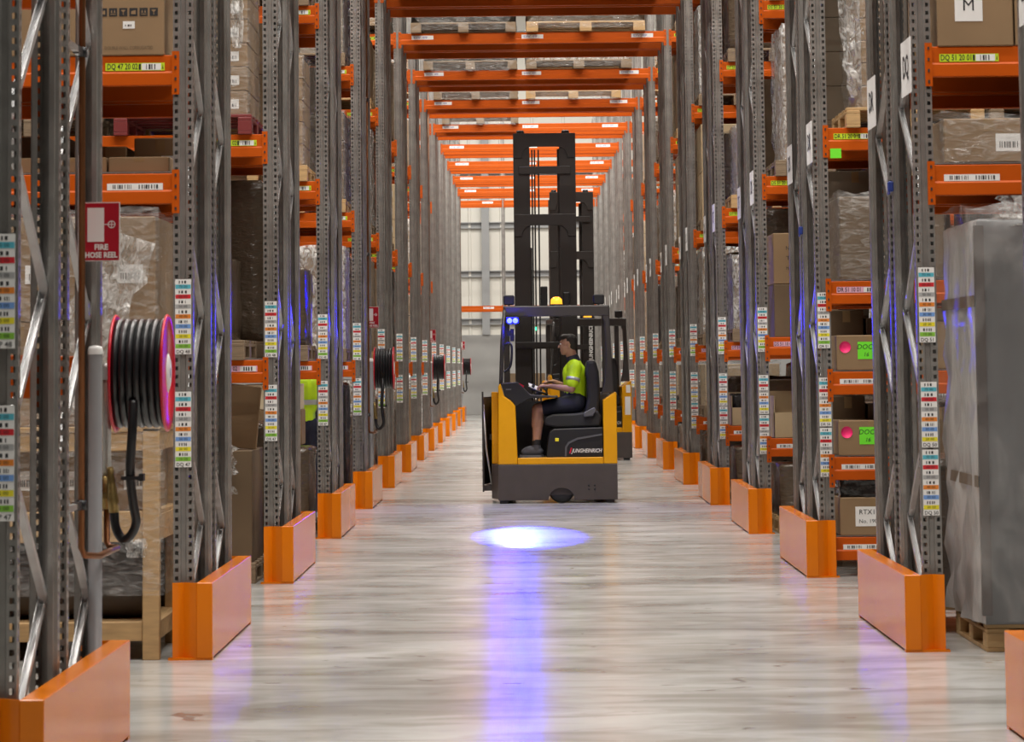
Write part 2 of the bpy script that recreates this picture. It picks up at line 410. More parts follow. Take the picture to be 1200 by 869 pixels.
_BM = {}
def beam_mesh(L):
    k = round(L, 3)
    if k not in _BM:   # stepped box beam, local x along, front at y=0, top at z=0
        _BM[k] = MB().prism([(0.0, -.004), (.004, 0), (.046, 0), (.05, -.004), (.05, -.160), (.046, -.164), (-.004, -.164), (-.008, -.160), (-.008, -.098), (0, -.088)], -L/2, L/2, 'beam_orange', 'x').mesh('beam')
    return _BM[k]
bb = MB().box(-.02, .02, -.012, -.008, -.215, .02, 'beam_orange')
for z in (-.19, -.13, -.07, -.01): bb.box(-.005, .005, -.016, -.012, z-.008, z+.008, 'dark_metal')
BRK = bb.mesh('end_bracket')

CODES = ['DP', 'DQ', 'DR', 'DS', 'DT', 'DU', 'DV', 'DW', 'DX', 'DY', 'DZ', 'EA', 'EB', 'EC', 'ED']   # aisle k lies in front of row k
def code(k): return CODES[min(k - 1, 14)]
LEV = {('L', 2): [2.58, 3.22, 4.83, 6.42], ('R', 2): [2.58, 3.22, 4.83, 6.42], ('R', 3): [.28, .85, 1.46, 2.11, 3.22, 4.83, 6.42]}
def levels(sd, k):
    if (sd, k) in LEV: return LEV[(sd, k)]
    return [1.59, 3.22, 4.83, 6.42] if sd == 'L' else ([.85, 1.76, 3.22, 4.83, 6.42] if k > 1 else [3.22, 4.83, 6.42])
RACK = {}
RANK = ['first', 'second', 'third', 'fourth', 'fifth', 'sixth', 'seventh', 'eighth', 'ninth', 'tenth', 'eleventh', 'twelfth', 'thirteenth', 'fourteenth']
BAY = 2.7
def place_beam(rk, x0, x1, yf, z, face, kind=None, txt='', lab_x=None, brackets=True, br_only=None):
    """beam between x0 and x1; yf its front plane; face -1 looks towards the camera side, +1 away"""
    L = x1 - x0
    o = link('beam', beam_mesh(L), rk, ((x0+x1)/2, yf, z), (0, 0, 0 if face < 0 else PI))
    if brackets:
        for e in (-1, 1): link('end_bracket', BRK, o, (e * (L/2 + 0.015), 0, 0))
    if kind:
        for lx in (lab_x if isinstance(lab_x, (list, tuple)) else [lab_x]):
            link('location_label', beam_label(kind, txt), o, (lx - (x0+x1)/2, -0.002, -0.062 if kind != 'white' else -0.070))
    return o
SIGN = {}
def sign_mesh(txt):
    if txt not in SIGN:
        b = MB().box(-.21, .21, -.002, .002, -.15, .15, 'paper'); put_text(b, txt, 0.17, 0, 0, -.004, 'ink', bold=0.003); SIGN[txt] = b.mesh('aisle_sign', False)
    return SIGN[txt]

_d = MB()
for i in range(28): _d.box(-BAY/2 + .02 + i*.0985 - .003, -BAY/2 + .02 + i*.0985 + .003, -.49, .49, 0, .006, 'mesh_deck')
for j in range(11): _d.box(-BAY/2 + .01, BAY/2 - .01, -.49 + j*.098 - .003, -.49 + j*.098 + .003, .005, .011, 'mesh_deck')
DECK = _d.mesh('mesh_deck')
for k in range(1, NROW + 1):
    D = DROW(k)
    lab = 'grey and orange double pallet rack over the aisle, %s row from the back wall' % RANK[NROW - k]
    rk = thing('pallet_rack', lab, 'pallet rack', (0, 0, 0), 0, 'pallet racks crossing the aisle'); RACK[k] = rk
    ys = [(D + 0.10), (D + 0.10 + FD + 0.18)]               # front faces of the two frames
    for sd, X0, s in (('L', XL, -1), ('R', XR, 1)):
        xs = [X0 + s * UW / 2]
        if k <= 7: xs.append(X0 + s * (UW * 1.5 + BAY))
        for xi, xc in enumerate(xs):
            for fi, y0 in enumerate(ys):
                fr = bpy.data.objects.new('upright_frame', None); C.objects.link(fr); fr.parent = rk; fr.location = (xc, y0, 0); fr.empty_display_size = 0.1
                link('upright', UPR, fr); link('upright', UPR, fr, (0, FD, 0), (0, 0, PI))
                link('foot_plate', FOOT, fr, (0, 0, 0)); link('foot_plate', FOOT, fr, (0, FD, 0), (0, 0, PI))
                nb = 14 if xi == 0 else 14
                off = 0.38 if fi == 0 else 0.30
                link('diagonal_brace', BR_H, fr, (0, 0, off - BZ/2 - 0.02))
                for i in range(nb):
                    link('diagonal_brace', BR_UP if i % 2 == 0 else BR_DN, fr, (0.004 if i % 2 else -0.004, 0, off + BZ/2 + i * BZ - BZ/2))
                if xi == 0:
                    # location label strips on the leg facing the picking aisle
                    if fi == 0:
                        col = ('48', '47') if sd == 'L' else ('51', '50', '50')
                        zs = ([(1.81, True), (1.21, True)] if sd == 'L' else [(1.83, True), (1.245, False), (0.885, False)])
                        zs = zs if k < 10 else zs[:2]
                        for (zc, fl), cc in zip(zs, col):
                            me, H = label_strip('%s %s' % (code(k), cc) if k < 6 else code(k), fl)
                            link('label_strip', me, fr, (0, -0.003, zc))
                    if sd == 'R':
                        tx = code(k + fi)
                        link('aisle_sign', sign_mesh(tx), fr, (-s * (UW/2 + 0.012), 0.13 if fi == 0 else 0.66, 3.12 if fi == 0 else 3.07), (0, 0, -PI/2))
        if sd == 'R' and k in (2, 3): part('cable_clip', MB().cbox(-.03, .0, -.03, .03, -.03, .03, .006, 'blue_clip').box(-.028, -.022, -.05, .05, -.045, -.03, 'blue_clip'), rk, (XR + .002, ys[0] + FD - .03, 2.52))
        # row spacers tie the two frames together
        for z in (0.9, 2.2, 4.0, 5.8):
            part('row_spacer', MB().box(-.02, .02, 0, 0.19, -.03, .03, 'galv'), rk, (xs[0], ys[0] + FD - 0.005, z))
        # bay beams beside the tunnel
        a, bnd = X0 + s * UW, X0 + s * (UW + BAY)
        x0, x1 = min(a, bnd), max(a, bnd)
        for z in levels(sd, k):
            kind, txt = None, ''
            near = (X0 + s * (UW + 0.205))
            if z in (3.22, 6.42): kind, txt = 'lime', '%s %s 20 0%d' % (code(k), '47' if sd == 'L' else '51', 2 if sd == 'L' else 1)
            elif z in (1.59, 2.11, 1.76): kind, txt = 'pink', '%s %s 10 0%d' % (code(k), '47' if sd == 'L' else '51', 2 if sd == 'L' else 1)
            elif z < 3: kind, txt = 'white', ''
            else: kind, txt = 'lime', '%s %s 30 0%d' % (code(k), '47' if sd == 'L' else '51', 2 if sd == 'L' else 1)
            if k > 6: txt = '' if kind == 'white' else code(k)
            place_beam(rk, x0, x1, ys[0] - 0.0, z, -1, kind if k < 10 else None, txt, near, brackets=k < 11)
            if k <= 10: place_beam(rk, x0, x1, ys[0] + FD, z, 1, brackets=k < 5)
            if z >= 1.5 and k <= 10:
                place_beam(rk, x0, x1, ys[1], z, -1, brackets=k < 5)
                place_beam(rk, x0, x1, ys[1] + FD, z, 1, brackets=k < 5)
        for z in levels(sd, k):
            if k in (2, 3) and z < 3:
                md = link('mesh_deck', DECK, rk, (X0 + s * (UW + BAY/2), ys[0] + FD/2, z)); md['kind'] = 'stuff'
    # beams over the tunnel
    for yi, (yf, fc) in enumerate(((ys[0], -1), (ys[0] + FD, 1), (ys[1], -1), (ys[1] + FD, 1))):
        place_beam(rk, XL, XR, yf, 6.42, fc, 'tun' if (yi == 0 and k >= 6) else None, code(k) + ' 49', [XL + 0.32, (XL+XR)/2, XR - 0.32], brackets=True)

    if 3 <= k <= 8:  # extra beams above view, added for loads that block lamp light
        for yf, fc in ((ys[0], -1), (ys[0] + FD, 1), (ys[1], -1), (ys[1] + FD, 1)): place_beam(rk, XL, XR, yf, 8.03, fc)

# the last single rack stands against the wall, with a leg in mid aisle
YW = DROW(NROW) + GL + 4.0
rk = thing('wall_pallet_rack', 'single pallet rack standing against the cladded wall, one leg in mid aisle', 'pallet rack')
for x in (-3.35, -0.60, 2.15, 4.9):
    fr = bpy.data.objects.new('upright_frame', None); C.objects.link(fr); fr.parent = rk; fr.location = (x, YW, 0)
    link('upright', UPR, fr); link('upright', UPR, fr, (0, FD, 0), (0, 0, PI))
    link('foot_plate', FOOT, fr); link('foot_plate', FOOT, fr, (0, FD, 0), (0, 0, PI))
    for i in range(14): link('diagonal_brace', BR_UP if i % 2 == 0 else BR_DN, fr, (0, 0, .38 + i * BZ))
for i, x in enumerate((-3.35, -0.60, 2.15)):
    for z in (3.30, 6.42):
        for yf, fc in ((YW, -1), (YW + FD, 1)):
            place_beam(rk, x + UW/2, x + 2.75 - UW/2, yf, z, fc, 'tun' if fc < 0 else None, 'ED 49', [x + 2.3], True)

# ------------------------------------------------------------------ rack guards
GUARD = {}
for s in (-1, 1):
    H, w = 0.405, 0.085
    side = MB().cbox(min(0, s*w), max(0, s*w), 0, GL, 0.012, H, 0.003, 'guard_orange')
    wing = lambda y, d: MB().prism([(s*w, y), (s*(w+.072), y + d*.050), (s*.212, y + d*.004), (s*.212, y + d*.012), (s*(w+.072), y + d*.060), (s*w, y + d*.010)], 0.012, H, 'guard_orange', 'z')
    def basep(y0):
        q = MB().box(min(s*0, s*.235), max(s*0, s*.235), y0, y0 + .06, 0, 0.012, 'guard_orange')
        return q.mesh('base_plate')
    GUARD[s] = (side.mesh('side_rail'), wing(0, 1).mesh('end_plate'), wing(GL, -1).mesh('end_plate'), basep(0.005), basep(GL - .065))
for k in range(1, NROW + 1):
    for s, X0, where in ((-1, XL, 'hose reel side'), (1, XR, 'letter sign side')):
        lab = 'orange steel guard at foot of the %s rack row from back wall, %s' % (RANK[NROW - k], where)
        g = thing('rack_guard', lab, 'rack guard', (X0 - s * 0.11, DROW(k), 0), 0, 'orange rack guards, ' + where)
        for nm, me in zip(('side_rail', 'end_plate', 'end_plate', 'base_plate', 'base_plate'), GUARD[s]): link(nm, me, g)

# ------------------------------------------------------------------ pallets and goods
PW, PD, PH = 1.0, 1.1, 0.144
def pallet_parts(wd='wood'):
    r = []
    for i in range(5): r.append(('deck_board', (0, -PD/2 + .06 + i * (PD - .12)/4, .122), 0))
    for i in range(3):
        r.append(('stringer', (-PW/2 + .05 + i*(PW-.1)/2, 0, .1), 1)); r.append(('bottom_board', (-PW/2 + .05 + i*(PW-.1)/2, 0, 0), 2))
        for j in range(3): r.append(('block', (-PW/2 + .05 + i*(PW-.1)/2, -PD/2 + .07 + j*(PD-.14)/2, .022), 3))
    return r
def pallet_shapes(wd):
    return [MB().cbox(-PW/2, PW/2, -.055, .055, 0, .022, .003, wd).mesh('deck_board'), MB().cbox(-.05, .05, -PD/2, PD/2, 0, .022, .003, wd).mesh('stringer'),
            MB().cbox(-.05, .05, -PD/2, PD/2, 0, .022, .003, wd).mesh('bottom_board'), MB().cbox(-.05, .05, -.07, .07, 0, .078, .003, wd).mesh('block')]
PSH = {w: pallet_shapes(w) for w in ('wood', 'wood_grey', 'maroon_plastic')}
PJOIN = {}
for w in PSH:
    b = MB()
    for nm, loc, i in pallet_parts():
        me = PSH[w][i]; b.add([(v.co.x + loc[0], v.co.y + loc[1], v.co.z + loc[2]) for v in me.vertices], [tuple(p.vertices) for p in me.polygons], w)
    PJOIN[w] = b.mesh('pallet')
WN = {'wood': 'pale wooden', 'wood_grey': 'weathered wooden', 'maroon_plastic': 'dark red plastic'}
def pallet(cx, cy, z, wd, where, parts, grp):
    lab = '%s pallet under goods %s' % (WN[wd], where)
    if parts:
        p = thing('pallet', lab, 'pallet', (cx, cy, z), 0, grp)
        for nm, loc, i in pallet_parts(): link(nm, PSH[wd][i], p, loc)
    else:
        p = tag(link('pallet', PJOIN[wd], None, (cx, cy, z)), lab, 'pallet', grp)
    return p

_CT = {}
def carton_mesh(w, d, h, mt, lab=True):
    key = (round(w, 2), round(d, 2), round(h, 2), mt, lab)
    if key not in _CT:
        b = MB().cbox(-w/2, w/2, -d/2, d/2, 0, h, 0.006, mt); e = 0.0015
        tw = 0.028
        b.add([(-tw, -d/2 + .012, h+e), (tw, -d/2 + .012, h+e), (tw, d/2 - .012, h+e), (-tw, d/2 - .012, h+e)], [(0, 1, 2, 3)], 'tape')
        zt = min(.09, h*.3)
        b.add([(-tw, -d/2 - e, h - zt), (tw, -d/2 - e, h - zt), (tw, -d/2 - e, h - .006), (-tw, -d/2 - e, h - .006)], [(0, 1, 2, 3)], 'tape')
        if lab and h > .14:
            lw, lh = min(.07, w*.2), min(.05, h*.2)
            b.add([(w*.22 - lw, -d/2 - e, h*.45 - lh), (w*.22 + lw, -d/2 - e, h*.45 - lh), (w*.22 + lw, -d/2 - e, h*.45 + lh), (w*.22 - lw, -d/2 - e, h*.45 + lh)], [(0, 1, 2, 3)], 'paper')
            barcode(b, w*.22 - lw*.7, w*.22 + lw*.7, h*.45 - lh*.6, h*.45 + lh*.1, -d/2 - 2*e, 4)
        _CT[key] = b.mesh('carton', False)
    return _CT[key]
def film_mesh(w, d, h, mt, seed, top=True, amp=0.012):
    rr = random.Random(seed); b = MB(); nx, nz = 7, max(4, int(h / 0.11)); per = []
    # one ring round the load, crumpled
    ring = []
    for i in range(nx): ring.append((-w/2 + w*i/nx, -d/2, 0, -1))
    for i in range(nx): ring.append((w/2, -d/2 + d*i/nx, 1, 0))
    for i in range(nx): ring.append((w/2 - w*i/nx, d/2, 0, 1))
    for i in range(nx): ring.append((-w/2, d/2 - d*i/nx, -1, 0))
    n = len(ring); vs = []; fs = []
    for j in range(nz+1):
        for (x, y, ux, uy) in ring:
            a = rr.random() * amp; vs.append((x + ux*a, y + uy*a, h*j/nz + (rr.random()*.05 if j == nz else 0)))
    for j in range(nz):
        for i in range(n): q = (i+1) % n; fs.append((j*n+i, j*n+q, (j+1)*n+q, (j+1)*n+i))
    if top:
        o = len(vs)
        for i in range(n):
            x, y, _, _ = ring[i]; vs.append((x*.8, y*.8, h + rr.random()*.012 + .006))
        for i in range(n): q = (i+1) % n; fs.append((nz*n+i, nz*n+q, o+q, o+i))
    b.add(vs, fs, mt, True); return b.mesh('stretch_film', False)

SIDE_TXT = {'L': 'hose reel side', 'R': 'letter sign side'}
def where_txt(sd, k, z, slot, front=True):
    lv = 'on the floor' if z < 0.1 else ('on the beams at about %.1f metres' % z)
    nb = {0: 'next to the aisle legs', 1: 'one place in from the aisle'}[slot]
    return lv, nb
def goods_label(desc, sd, k, z, slot, front):
    lvl = 'at floor level' if z < .1 else ('just above the floor' if z < .6 else ('at waist height' if z < 1.2 else ('on the first beams' if z < 2.0 else ('on mid-height beams' if z < 3 else ('on the second beams' if z < 4 else ('on the third beams' if z < 6 else 'added on top beams'))))))
    return '%s %s, %s rack%s%s, %s' % (desc, lvl, code(k), '' if front else ' rear', ' inner' if slot else '', SIDE_TXT[sd])
DESC = {'kraft': 'brown', 'kraft_dark': 'dark brown', 'kraft_light': 'light tan', 'kraft_grey': 'grey-brown'}
SEED = [100]
def stack(cx, cy, z, w, d, h, nx, ny, nz, mt, filmm, label, grp, tag_lab=True, amp=.012, ragged=False):
    """a wrapped stack of cartons = one thing; cartons and film its parts"""
    SEED[0] += 1; rr = random.Random(SEED[0])
    t = thing('carton_stack' if nx*ny*nz > 1 else 'carton_load', label, 'cartons', (cx, cy, z), 0, grp)
    cw, cdp, ch = w/nx, d/ny, h/nz
    for iz in range(nz):
        for ix in range(nx):
            for iy in range(ny):
                if ragged and iz == nz-1 and rr.random() < .3: continue
                if 0 < ix < nx-1 and 0 < iy < ny-1 and iz < nz-1: continue
                link('carton', carton_mesh(cw - .006, cdp - .006, ch - .002, mt, tag_lab), t,
                     (-w/2 + cw*(ix+.5) + rr.uniform(-.002, .002), -d/2 + cdp*(iy+.5) + rr.uniform(-.002, .002), iz*ch), (0, 0, rr.uniform(-.004, .004)))
    if filmm: part('stretch_film', film_mesh(w + .012, d + .012, h + .006, filmm, SEED[0], amp=amp), t)
    return t
def lump_mesh(w, d, h, mt, seed, amp=.05, nx=8):
    """a bagged or tarped load: box with bulging crumpled sides and rounded top"""
    rr = random.Random(seed); b = MB(); nz = max(4, int(h/.12)); vs = []; fs = []
    n = 4*nx; rings = nz + 3
    for j in range(rings):
        tt = min(j, nz)/nz; sh = [1, 1, .93, .6][max(0, j-nz)] if j > nz else 1
        zz = h*tt*.93 if j <= nz else h*(.93 + .07*(j-nz)/2)
        for i in range(n):
            q, r = divmod(i, nx); f = r/nx
            x, y = [(-.5+f, -.5), (.5, -.5+f), (.5-f, .5), (-.5, .5-f)][q]
            a = rr.random()*amp; ln = math.hypot(x, y)
            vs.append((x*w*sh + x/ln*a*sh*.5, y*d*sh + y/ln*a*sh*.5, zz + (rr.random()*amp*.4 if j >= nz else 0)))
    for j in range(rings-1):
        for i in range(n): q = (i+1) % n; fs.append((j*n+i, j*n+q, (j+1)*n+q, (j+1)*n+i))
    fs.append(tuple((rings-1)*n + i for i in range(n))); fs.append(tuple(reversed(range(n))))
    b.add(vs, fs, mt, True); return b.mesh('wrapped_load')
def slot_c(sd, k, slot, w=PW, front=True, gap=.06):
    X0, s = (XL, -1) if sd == 'L' else (XR, 1)
    x = X0 + s * (UW + gap + slot * (PW + .12) + w/2)
    D = DROW(k); y = D + 0.10 + FD/2 + (0 if front else FD + 0.18)
    return x, y

# ---- goods in the racks
def fill_generic(sd, k, skip=()):
    lv = [0.0] + [z for z in levels(sd, k) if z < 6 or k <= 9]  # goods on the top level are added to keep lamp light out
    full = levels(sd, k) + [8.03]
    X0, s = (XL, -1) if sd == 'L' else (XR, 1)
    for li, z in enumerate(lv):
        top = full[li] - 0.19
        clear = top - z
        for front in ((True, False) if k <= 7 else (True,)):
            if not front and z not in (0.0,) and z < 1.5: continue
            zz, cl = z, clear
            if not front:
                nxt = [q for q in full if q > z + .05 and q >= 1.5][0]; cl = nxt - .19 - z
            for slot in ((0, 1) if k <= 6 else (0,)):
                rr = random.Random(k * 977 + int(z * 100) * 13 + slot * 7 + (0 if sd == 'L' else 5000) + (0 if front else 333))
                if (z, slot, front) in skip: continue
                cx_, cy_ = slot_c(sd, k, slot, front=front)
                grp = 'goods stored in the racks'
                if cl < 0.55:                                  # picking shelf: loose cartons
                    n = 3; w = 0.30
                    for i in range(n):
                        h = rr.uniform(.16, max(.18, cl - .12)) if cl > .2 else .10; mt = rr.choice(('kraft', 'kraft_light', 'kraft_dark', 'kraft_grey'))
                        x = X0 + s * (UW + .05 + slot * 1.1 + .16 + i * .345)
                        tag(link('carton', carton_mesh(w, .9, h, mt), None, (x, cy_ - .02, z + (.011 if (k in (2, 3) and z < 3 and front) else 0))), goods_label('loose %s carton' % DESC[mt], sd, k, z, slot, front), 'carton', 'loose cartons on picking shelves')
                        deck = None
                    continue
                if rr.random() < (0.06 if front else .15): continue
                wd = rr.choice(('wood', 'wood_grey', 'wood_grey')); dk = .011 if (k in (2, 3) and 0.1 < z < 3 and front) else 0.0; z0_ = z; z = z + dk
                pallet(cx_, cy_, z, wd, goods_label('', sd, k, z, slot, front).strip(), k <= 4 and front, 'pallets stored in the racks')
                mt = rr.choice(('kraft', 'kraft', 'kraft_dark', 'kraft_grey', 'kraft_light')); h = min(cl - PH - .05, rr.uniform(.75, 1.3))
                if h < .15: h = .15
                st = rr.random()
                if st < .68:
                    nz = max(1, int(h / rr.choice((.25, .35, .5)))); nn = (2, 2) if k <= 5 else (1, 1)
                    stack(cx_, cy_, z + PH, PW - .04, PD - .06, h, nn[0], nn[1], nz, mt, rr.choice(('film', 'film', 'film_thick', None)),
                          goods_label('wrapped %s carton stack' % DESC[mt], sd, k, z, slot, front), grp)
                else:
                    fm, nm = rr.choice((('black_film', 'black film-wrapped load'), ('brown_film', 'brown film-wrapped load'), ('brown_film', 'brown film-wrapped load')))
                    SEED[0] += 1
                    tag(link('wrapped_load', lump_mesh(PW - .06, PD - .08, h, fm, SEED[0]), None, (cx_, cy_, z + PH)), goods_label(nm, sd, k, z, slot, front), 'wrapped load', grp)
                z = z0_

SK = {('L', 2): {(0.0, 0, True), (2.58, 0, True), (3.22, 0, True)}, ('L', 3): {(0.0, 0, True), (1.59, 0, True), (3.22, 0, True)},
      ('L', 4): {(0.0, 0, True), (0.0, 0, False), (0.0, 1, False), (1.59, 0, True), (3.22, 0, True)},
      ('R', 2): {(0.0, 0, True), (0.0, 1, True), (2.58, 0, True), (3.22, 0, True)},
      ('R', 3): {(z, 0, True) for z in (0.0, .28, .85, 1.46, 2.11, 3.22)} | {(.85, 1, True), (1.46, 1, True)}, ('R', 4): {(z, 0, True) for z in (.85, 1.76, 3.22)},
      ('R', 5): {(.85, 0, True), (3.22, 0, True)}}
for k in range(2, NROW + 1):
    for sd in ('L', 'R'): fill_generic(sd, k, SK.get((sd, k), ()))

def crumple(name, w, h, mt, seed, nx=9, nz=14, amp=.05, taper=.35, parent=None, loc=(0, 0, 0), rot=(0, 0, 0), sway=.1):
    rr = random.Random(seed); b = MB(); vs = []; fs = []
    for j in range(nz+1):
        t_ = j/nz; ww = w*(1 - taper*t_) * rr.uniform(.85, 1.1); ox = sway*t_*t_
        for i in range(nx+1): vs.append((ox + ww*(i/nx - .5), rr.uniform(-amp, amp)*(.3 + .7*math.sin(PI*t_)), -h*t_))
    for j in range(nz):
        for i in range(nx): a = j*(nx+1)+i; fs.append((a, a+1, a+nx+2, a+nx+1))
    b.add(vs, fs, mt, True); o = link(name, b.mesh(name, False), parent, loc, rot); return o
def single_carton(x0, x1, y0, y1, z, h, mt, label, grp=None, name='carton', extra=None):
    w, d = x1-x0, y1-y0; t_ = thing(name, label, 'carton', ((x0+x1)/2, (y0+y1)/2, z), 0, grp)
    part('carton_body', carton_mesh(w, d, h, mt, False), t_)
    if extra: extra(t_, w, d, h)
    return t_
Y2, Y3, Y4, Y5 = (DROW(i) + 0.06 for i in (2, 3, 4, 5))

# DQ rack, hose reel side: carton printed with handling symbols on the second beams
def symbols(t_, w, d, h):
    b = MB(); e = -d/2 - .002
    for i in range(6):
        cx_ = w/2 - .055 - i*.055; z = .235
        b.add([(cx_-.022, e, z-.022), (cx_+.022, e, z-.022), (cx_+.022, e, z+.022), (cx_-.022, e, z+.022)], [(0, 1, 2, 3)], 'ink')
        e2 = e - .001
        if i % 3 == 0: b.add([(cx_-.013, e2, z+.012), (cx_+.013, e2, z+.012), (cx_, e2, z-.004)], [(0, 1, 2)], 'kraft'); b.box(cx_-.002, cx_+.002, e2, e2+.0005, z-.016, z, 'kraft')
        elif i % 3 == 1:
            for q in (-.008, .008): b.add([(cx_+q-.005, e2, z-.004), (cx_+q+.005, e2, z-.004), (cx_+q, e2, z+.014)], [(0, 1, 2)], 'kraft')
            b.box(cx_-.014, cx_+.014, e2, e2+.0005, z-.014, z-.010, 'kraft')
        else: b.add([(cx_-.012, e2, z-.012), (cx_+.012, e2, z-.012), (cx_+.012, e2, z+.010), (cx_-.012, e2, z+.004)], [(0, 1, 2, 3)], 'kraft')
    part('printed_symbols', b, t_)
    q = MB().box(-.032, .032, -.001, 0, -.02, .02, 'paper'); barcode(q, -.02, .02, -.008, .002, -.002, 3); part('label', q, t_, (w/2 - .19, -d/2 - .001, .165))
    q = MB(); put_text(q, 'DOUBLE WALL CORRUGATED', .025, 0, 0, 0, 'kraft_dark', wid=.26); part('print', q, t_, (w/2 - .19, -d/2 - .002, .04))
single_carton(-2.90, -1.93, Y2 + .03, Y2 + 1.0, 3.22, .62, 'kraft', 'big brown carton with row of black handling symbols, DQ rack, hose reel side', extra=symbols)
for i in range(3):
    x1 = -1.91 - i*.34
    tag(link('low_carton', carton_mesh(.33, .9, .085, 'kraft', False), None, (x1 - .165, Y2 + .56, 2.591)), 'low flat brown carton on mid-height beams of DQ rack, hose reel side', 'carton', 'low flat cartons')
# timber crate load under them
x0, x1, y0, y1 = -2.98, -1.95, Y2 - .02, Y2 + 1.08
cr = thing('timber_crate', 'open timber crate holding a dark roll beside the DQ rack legs', 'crate', ((x0+x1)/2, (y0+y1)/2, 0))
hw, hd = (x1-x0)/2, (y1-y0)/2
for sx in (-1, 1):
    for sy in (-1, 1): part('post', MB().cbox(-.045, .045, -.035, .035, 0, 1.22, .004, 'wood'), cr, (sx*(hw-.045), sy*(hd-.035), 0))
for sy in (-1, 1):
    for z, hh in ((.10, .10), (.62, .16), (1.10, .10)): part('rail', MB().cbox(-hw+.09, hw-.09, -.02, .02, 0, hh, .004, 'wood'), cr, (0, sy*(hd-.03), z))
for sx in (-1, 1):
    for z, hh in ((.10, .10), (.62, .14), (1.10, .10)): part('rail', MB().cbox(-.02, .02, -hd+.07, hd-.07, 0, hh, .004, 'wood'), cr, (sx*(hw-.03), 0, z))
part('deck', MB().cbox(-hw+.05, hw-.05, -hd+.05, hd-.05, .17, .20, .004, 'wood'), cr)
part('top_deck', MB().cbox(-hw, hw, -hd, hd, 1.2, 1.23, .004, 'wood'), cr)
tag(link('roll', MB().lathe([(0, -.44), (.05, -.44), (.05, -.45), (.23, -.45), (.235, -.44), (.235, .44), (.23, .45), (0, .45)], 'charcoal', 28, 'x').mesh('roll'), None, ((x0+x1)/2, (y0+y1)/2 - .2, .436)), 'dark grey roll lying inside the timber crate', 'roll')
for sx in (-1, 0, 1):
    tag(link('crate_carton', carton_mesh(.30, .8, .36, 'kraft', True), None, ((x0+x1)/2 + sx*.304, (y0+y1)/2 - .02, .780)), 'brown labelled carton inside the film-wrapped timber crate', 'carton', 'cartons in the timber crate')
tag(link('crate_shelf', MB().cbox(-hw+.015, hw-.015, -hd+.075, hd-.075, 0, .02, .003, 'wood').mesh('crate_shelf'), None, ((x0+x1)/2, (y0+y1)/2, .760)), 'thin wooden shelf board inside the timber crate', 'board')
t_ = stack((x0+x1)/2, (y0+y1)/2, 1.232, .98, 1.0, 1.12, 2, 2, 2, 'kraft', 'film', 'film-wrapped brown carton stack on top of the timber crate', None)
fl = part('stretch_film', film_mesh(2*hw + .02, 2*hd + .02, .95, 'film', 991, top=False, amp=.02), cr, (0, 0, .34))
dr = crumple('loose_film', .40, 1.0, 'film_thick', 31, amp=.035, taper=.5, parent=t_, loc=(.33, -.54, 1.02), rot=(0, .30, 0), sway=-.05)
kn = crumple('film_knot', .12, .10, 'film_thick', 37, nx=6, nz=6, amp=.03, taper=.2, parent=cr, loc=(hw - .12, -hd - .03, .64), sway=0)

# DR rack, hose reel side
pallet(-2.46, Y3 + .54, 3.22, 'maroon_plastic', 'on the second beams of DR rack, hose reel side', True, 'pallets stored in the racks')
t_ = stack(-2.46, Y3 + .54, 3.22 + PH, .94, 1.02, 1.22, 2, 2, 7, 'kraft', 'film', 'tall film-wrapped stack of thin brown cartons on dark red pallet, DR rack', None)
crumple('loose_film', .10, .62, 'film_thick', 41, amp=.03, taper=.2, parent=t_, loc=(.40, -.56, 1.1), sway=0)
pallet(-2.52, Y3 + .54, 1.59, 'wood_grey', 'on the first beams of DR rack, hose reel side', True, 'pallets stored in the racks')
tag(link('wrapped_load', lump_mesh(.84, 1.0, .60, 'brown_film', 43, amp=.05), None, (-2.56, Y3 + .54, 1.59 + PH)), 'brown film-wrapped load on the first beams of DR rack, hose reel side', 'wrapped load')
pallet(-2.44, Y3 + .54, 0, 'wood_grey', 'on the floor in DR rack, hose reel side', True, 'pallets stored in the racks')
single_carton(-2.90, -1.97, Y3 + .06, Y3 + 1.0, PH, .80, 'kraft_dark', 'dark grey-brown carton under crumpled clear film, DR rack floor, hose reel side', name='floor_carton',
              extra=lambda q, w, d, h: crumple('loose_film', .7, .35, 'film_thick', 47, amp=.05, taper=0, parent=q, loc=(0, -d/2 - .05, h + .04), sway=0))
b = MB().cbox(-.4, .4, -.02, .02, 0, .46, .006, 'kraft')
ob = tag(link('cardboard_sheet', b.mesh('cardboard_sheet'), None, (-2.36, Y3 + .34, PH + .80), (0.12, 0.10, 0)), 'ochre cardboard sheet leaning on the dark carton, DR rack, hose reel side', 'cardboard')
ob.location.z += .04

# DS rack, hose reel side
pallet(-2.46, Y4 + .54, 3.22, 'wood', 'on the second beams of DS rack, hose reel side', True, 'pallets stored in the racks')
stack(-2.46, Y4 + .54, 3.22 + PH, .92, 1.0, 1.0, 2, 2, 5, 'kraft', 'film', 'film-wrapped brown carton stack on second beams of DS rack, hose reel side', None)
pallet(-2.46, Y4 + .54, 1.59, 'wood_grey', 'on the first beams of DS rack, hose reel side', True, 'pallets stored in the racks')
tag(link('wrapped_load', lump_mesh(.92, 1.0, .70, 'brown_film', 53, amp=.05), None, (-2.46, Y4 + .54, 1.59 + PH)), 'brown film-wrapped load on first beams of DS rack, hose reel side', 'wrapped load')
pallet(-2.44, Y4 + .54, 0, 'wood_grey', 'on the floor in DS rack, hose reel side', True, 'pallets stored in the racks')
tag(link('wrapped_load', lump_mesh(.94, 1.0, .66, 'brown_film', 57, amp=.04), None, (-2.44, Y4 + .54, PH)), 'dark brown film-wrapped load on floor pallet of DS rack, hose reel side', 'wrapped load')
